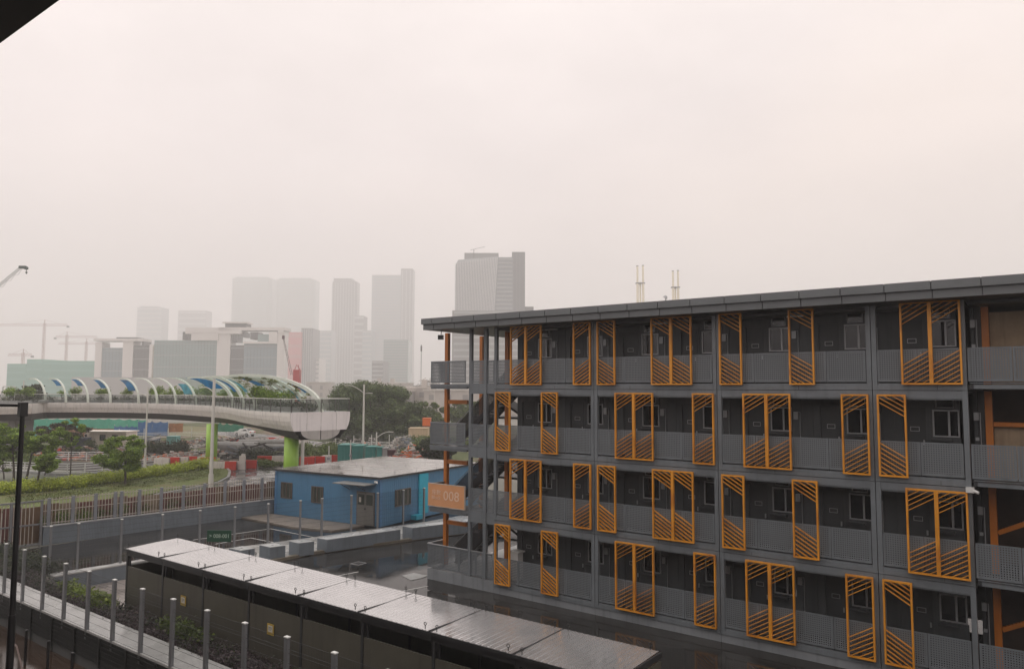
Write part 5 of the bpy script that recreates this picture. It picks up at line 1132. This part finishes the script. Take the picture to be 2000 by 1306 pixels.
tower('red wrapped building under construction behind the office roof', 553, 586, 648, 780, gm('red_wrap', (.55, .06, .06)), 6, band_m=gm('red_wrap_band', (.50, .12, .11))); tower('pale concrete core beside the red wrapped building', 586, 608, 640, 785, GL3, 0, 5)
tower('dark low slab behind the shed left of the wide tower foot', 726, 748, 704, 700, GL3, 8); tower('striped podium block at the foot of the wide misty tower', 748, 796, 662, 760, GL2, 20)
tower('pale slim block between the red building and the low grey tower', 606, 622, 700, 800, PY, 8)
# the clear tower just behind the block roof: pale finned wing with a slanted seam, darker banded wing
DT = 750; _p = PD(887, DT); _t = thing('tower', 'clear grey tower with vertical fins and a slanted seam behind the block roof', 'building', (_p[0], _p[1], 0), math.radians(SKYR)); kk = DT/F_PX
xa, xb, xc = (972-887)*kk, (955-887)*kk, (1001-887)*kk; za, zb, zc = ZV(507, DT), ZV(496, DT), ZV(497, DT)
def slabx(poly, y0, y1, name, mat):
    n = len(poly); m = MB(); m.add([(x, y0, z) for x, z in poly]+[(x, y1, z) for x, z in poly], [tuple(range(n)), tuple(range(2*n-1, n-1, -1))]+[((k+1) % n, k, n+k, n+(k+1) % n) for k in range(n)]); return m.build(name, mat, _t)
slabx([(0, 0), (xb, 0), (xa, zb), (3, za+2), (0, za-4)], 0, 45, 'finned_wing', gm('silver_glass', (.42, .44, .45), .25))
slabx([(xb+.05, 0), (xc, 0), (xc, zc), (xa+.05, zc)], 1.5, 45, 'banded_wing', gm('grey_glass', (.24, .26, .28), .25))
for k in range(26):
    x = xa*(k+.3)/26; top_ = za+(zb-za)*min(1, x/xa); xx0 = xb*(k+.3)/26
    MB().bar((xx0, -.5, 0), (x, -.5, top_-1), .45, 1.0, up=(0, 1, 0)).build('fin', gm('fin_silver', (.70, .69, .69)), _t)
for k in range(34):
    z = zc*(k+.4)/34; x_ = xb+(xa-xb)*z/zb; MB().box(x_+.6, .7, z, xc-.3, 1.48, z+zc/34*.3).build('floor_band', gm('band_grey', (.36, .37, .37)), _t)
MB().box(xa*.2, 8, za+1, xa, 30, zb+5).build('roof_plant', gm('plant_grey', (.2, .2, .2)), _t)
MB().cyl((xa*.42, 8, zb), (xa*.42, 8, zb+9), .35, n=5).bar((xa*.34, 8, zb+8), (xa*.68, 8, zb+11.5), .35, .35).build('roof_crane', DK, _t)
tower('darker taller slab at the right side of the clear finned tower', 999, 1025, 487, 502, gm('slab_grey', (.16, .165, .175)), 0, 4, group=None, fin_m=gm('slab_fin', (.2, .2, .21)), depth=34)
tower('low podium of the clear tower just above the block roof', 882, 1042, 604, 490, gm('podium', (.18, .18, .18)), 14, group=None, depth=40); tower('small dark building beside the clear tower just above the roof line', 1020, 1042, 596, 540, GL3, 3, group=None)
# office complex (about 430 m)
DO = 640
def offx(u): return (u-184)/F_PX*DO
p = PD(184, DO); OC = thing('office_complex', 'white and glass office complex with roof slabs behind the footbridge', 'building', (p[0], p[1], 0), math.radians(SKYR))
def ob(name, u0, u1, v0, v1, mat, y0=0.0, y1=14.0): return MB().box(offx(u0), y0, max(0, ZV(v1, DO)) if v1 < 790 else 0, offx(u1), y1, ZV(v0, DO)).build(name, mat, OC)
for u0, u1, v0 in ((184, 197, 669), (238, 258, 664), (290, 298, 673), (422, 448, 649), (540, 553, 650)): ob('pylon', u0, u1, v0, 800, PY, -1.2, 12)
for u0, u1, v0, mt in ((197, 237, 680, GL1), (258.3, 289, 675, DK), (298.3, 421, 665, GL2), (448.3, 474, 674, GL3), (474.3, 539.6, 670, GL1)):
    ob('glass_wall', u0, u1, v0, 800, mt)
    zt = ZV(v0, DO); nb = 5
    for k in range(nb):
        z = zt*(k+.7)/nb; MB().box(offx(u0)+.1, -.35, z, offx(u1)-.1, -.01, z+.45).build('floor_band', BANDM, OC)
    nm = int((u1-u0)/6)
    for k in range(1, nm): x = offx(u0)+(offx(u1)-offx(u0))*k/nm; MB().box(x, -.2, 0, x+.18, -.005, zt).build('mullion', gm('far_mullion', (.10, .11, .11)), OC)
for u0, u1, v0, v1, mt in ((181, 278, 662, 667, PY), (222, 262, 659, 664, GL3), (272, 277, 664, 676, DK), (360, 470, 640, 652, PY), (352, 362, 648, 664, DK), (372, 425, 650, 665, PY), (380, 386, 645, 648, DK), (398, 404, 646, 650, DK), (414, 420, 645, 649, DK), (435, 476, 630, 639, DK), (432, 480, 628.5, 631, PY), (425, 556, 639, 645, PY), (430, 462, 645.2, 650, DK), (450, 460, 650.2, 668, DK), (468, 474, 648, 658, DK), (485, 500, 648, 662, DK), (500, 524, 652, 668, GL2), (524, 540, 648, 668, PY), (474, 540, 667, 671, PY), (542, 552, 643, 650, PY)):
    ob('roof_slab', u0, u1, v0, v1, mt, -2.2 if mt is PY else 1.0, 14)
ob('podium', 150, 560, 738, 800, gm('podium_pale', (.30, .29, .28)), -8, -2.3)
# green netted building and its cranes
GW = gm('green_wrap', (.05, .30, .22)); D1 = 500
for u0, u1, v0, lb in ((12, 50, 712, 'left'), (50, 82, 703, 'middle'), (82, 184, 706, 'right')):
    tower(f'green netted building under construction, {lb} wing', u0, u1, v0, D1, GW, 5, group='green netted building wings', depth=30, band_m=gm('green_wrap_band', (.09, .34, .27)), name='netted_building')
CRN = gm('crane_red_grey', (.30, .13, .10))
def tcrane(label, u, vt, ua, ub, D, vb=757, mat=CRN, th=1.0):
    D = D*1.5; th = 1.4; p = PD(u, D); t = thing('tower_crane', label, 'crane', (p[0], p[1], 0), math.radians(SKYR), 'tower cranes in the mist'); zt = ZV(vt, D); k = D/F_PX
    m = MB()
    for a, b in ((-1, -1), (1, -1), (1, 1), (-1, 1)): m.bar((a*th*.8, b*th*.8, 0), (a*th*.8, b*th*.8, zt+4), .32*th, .32*th)
    n = int(zt/4)
    for j in range(n): s_ = 1 if j % 2 else -1; m.bar((-s_*th*.8, -th*.8, zt*j/n), (s_*th*.8, -th*.8, zt*(j+1)/n), .2*th, .2*th)
    m.build('mast', mat, t)
    m = MB(); a, b = (ua-u)*k, (ub-u)*k
    m.bar((a, 0, zt), (b, 0, zt), .35*th, .35*th).bar((a*.96, 0, zt+1.7*th), (b*.96, 0, zt+1.7*th), .25*th, .25*th); n = int((b-a)/4)
    for j in range(n): x = a+(b-a)*j/n; m.bar((x, 0, zt), (x+(b-a)/n/2, 0, zt+1.7*th), .16*th, .16*th).bar((x+(b-a)/n/2, 0, zt+1.7*th), (x+(b-a)/n, 0, zt), .16*th, .16*th)
    m.build('jib', mat, t)
    mm = MB().bar((0, 0, zt+6*th), (a*.7, 0, zt+1.7*th), .15*th, .15*th).bar((0, 0, zt+6*th), (b*.7, 0, zt+1.7*th), .15*th, .15*th).bar((0, 0, zt), (0, 0, zt+6*th), .5*th, .5*th); mm.build('apex', mat, t)
    s_ = a if abs(a) < abs(b) else b; MB().box(s_-1.5, -1, zt-2.5, s_+1.5, 1, zt).build('counterweight', DK, t)
tcrane('misty tower crane with the longest jib at the far left', 81, 637, -10, 127, 700); tcrane('misty tower crane with a short jib right of the longest one', 126, 660, 103, 186, 720); tcrane('lower misty crane in front of the green netted building', 165, 673, 110, 185, 730); tcrane('lowest misty crane at the left edge over the green netting', 42, 696, 12, 60, 620)
# luffing red crane beyond the offices
p = PD(580, 270); t = thing('crawler_crane', 'red lattice crawler crane with a raised dark boom', 'crane', (p[0], p[1], 0), math.radians(SKYR)); k = 270/F_PX; RC = gm('crane_red', (.40, .03, .03)); BC = gm('boom_dark', (.10, .04, .05))
a = np.array([(569-580)*k, 0, ZV(732, 270)]); b = np.array([(551-580)*k, 0, ZV(660, 270)]); m = MB()
for dx in (-.35, .35): m.bar(a+[dx, 0, 0], b+[dx*.5, 0, 0], .12, .12)
for j in range(14): s_ = 1 if j % 2 else -1; m.bar(a+(b-a)*j/14+[s_*.35, 0, 0], a+(b-a)*(j+1)/14-[s_*.35, 0, 0], .08, .08)
m.build('boom', BC, t); MB().box(-1.3, -1, 0, 1.0, 1.4, ZV(722, 270)).build('machinery_house', RC, t)
MB().bar((-1, 0, ZV(722, 270)), (-.3, 0, ZV(712, 270)), .2, .2).bar((1, 0, ZV(722, 270)), (-.3, 0, ZV(712, 270)), .2, .2).bar((1.2, 0, ZV(745, 270)), (.3, 0, ZV(712, 270)), .2, .2).build('gantry', RC, t); MB().box(b[0]-.4, -.4, b[2]-.3, b[0]+.4, .4, b[2]+1.0).build('boom_head', BC, t)
# mobile crane tip at the left edge
p = PD(-60, 190); t = thing('mobile_crane', 'green grey lattice crane boom tip entering at the left edge', 'crane', (p[0], p[1], 0), math.radians(SKYR)); k = 190/F_PX; a = np.array([0, 0, ZV(590, 190)]); b = np.array([(38+60)*k, 0, ZV(521, 190)]); m = MB(); GC = pm('crane_green', (.05, .08, .07), .5)
a = np.array([-30., 0, 4.])  # boom foot
for dz in (-.36, .36):
    for dy in (-.3, .3): m.bar(a+[0, dy, dz], b+[-1.2, dy*.6, dz*.8], .06, .06)
n = 46
for j in range(n): s_ = 1 if j % 2 else -1; m.bar(a+(b-a)*j/n+[0, 0, s_*.36], a+(b-a)*(j+1)/n-[0, 0, s_*.36], .045, .045)
m.build('boom', GC, t); MB().box(b[0]-1.6, -.4, b[2]-.3, b[0]+.1, .4, b[2]+.35).cyl((b[0]+.1, -.3, b[2]-.2), (b[0]+.1, .3, b[2]-.2), .45, n=10).cyl((b[0]+.25, 0, b[2]-.5), (b[0]+.25, 0, b[2]-1.2), .08, n=5).build('boom_head', GC, t); MB().cyl((b[0]+.25, 0, b[2]-1.2), (b[0]+.25, 0, b[2]-1.7), .3, .1, n=8).build('hook_block', GC, t)
MB().box(-34, -1.6, 0, -26, 1.6, 4).build('carrier', GC, t)
# chimneys above the block roof
CHM = pm('chimney_cream', (.86, .80, .66), .5, 0, .06, .3)
for (ua, ub, vt, v2), lb in (((1247, 1258, 514, 548), 'left'), ((1317, 1327, 524, 556), 'right')):
    D = 330; p = PD(ua, D); k = D/F_PX; t = thing('chimney_stack', f'pair of thin cream steel chimneys, the {lb} pair above the block roof', 'chimney', (p[0], p[1], 0), math.radians(SKYR), 'steel chimneys above the roof')
    for x, v in ((0, vt+1), ((ub-ua)*k, vt)): f_ = MB().cyl((x, 0, 0), (x, 0, ZV(v2, D)), .55, n=12).cyl((x, 0, ZV(v2, D)), (x, 0, ZV(v, D)), .45, n=12).build('flue', CHM, t); MB().cyl((x, 0, ZV(v, D)), (x, 0, ZV(v, D)+.3), .52, n=12).build('rim', GALV, f_)
    MB().cyl(((ub-ua)*k*.55, 1, 0), ((ub-ua)*k*.55, 1, ZV(v2, D)+.5), .35, n=8).build('inner_flue', CHM, t); MB().box(-.8, -.6, ZV(v2, D)-.3, (ub-ua)*k+.8, 1.2, ZV(v2, D)+.1).build('platform', GALV, t)
p = PD(1302, 300); t = thing('satellite_dish', 'small dish antenna between the two chimney pairs over the roof', 'antenna', (p[0], p[1], 0)); zz = ZV(578, 300)
MB().cyl((0, 0, 0), (0, 0, zz), .25, n=6).build('mast', GALV, t); MB().cyl((-.3, 0, zz), (.3, .2, zz+.9), 1.1, .5, n=12).build('dish', GALV, t)
# pole with panel behind sheds
p = PD(822, 330); t = thing('mast', 'slim dark signal mast in the mist left of the block', 'mast', (p[0], p[1], 0)); MB().cyl((0, 0, 0), (0, 0, ZV(672, 330)), .12, n=6).cyl((0, 0, ZV(685, 330)), (0, 0, ZV(674, 330)), .35, n=6).build('pole', DK, t)
# ================================================================ mist: one closed box round everything, even density
hz = MB().box(-3650, -170, -3.0, 1150, 3450, 400).build('haze', None); hz.data.materials.clear()
hm = bpy.data.materials.new('mist_air'); hm.use_nodes = True; t_ = hm.node_tree; t_.nodes.clear(); o_ = t_.nodes.new('ShaderNodeOutputMaterial'); v_ = t_.nodes.new('ShaderNodeVolumePrincipled')
v_.inputs['Color'].default_value = (.985, .975, .975, 1); v_.inputs['Density'].default_value = .00078; v_.inputs['Anisotropy'].default_value = 0.0
t_.links.new(v_.outputs[0], o_.inputs['Volume']); hz.data.materials.append(hm); hz['kind'] = 'stuff'
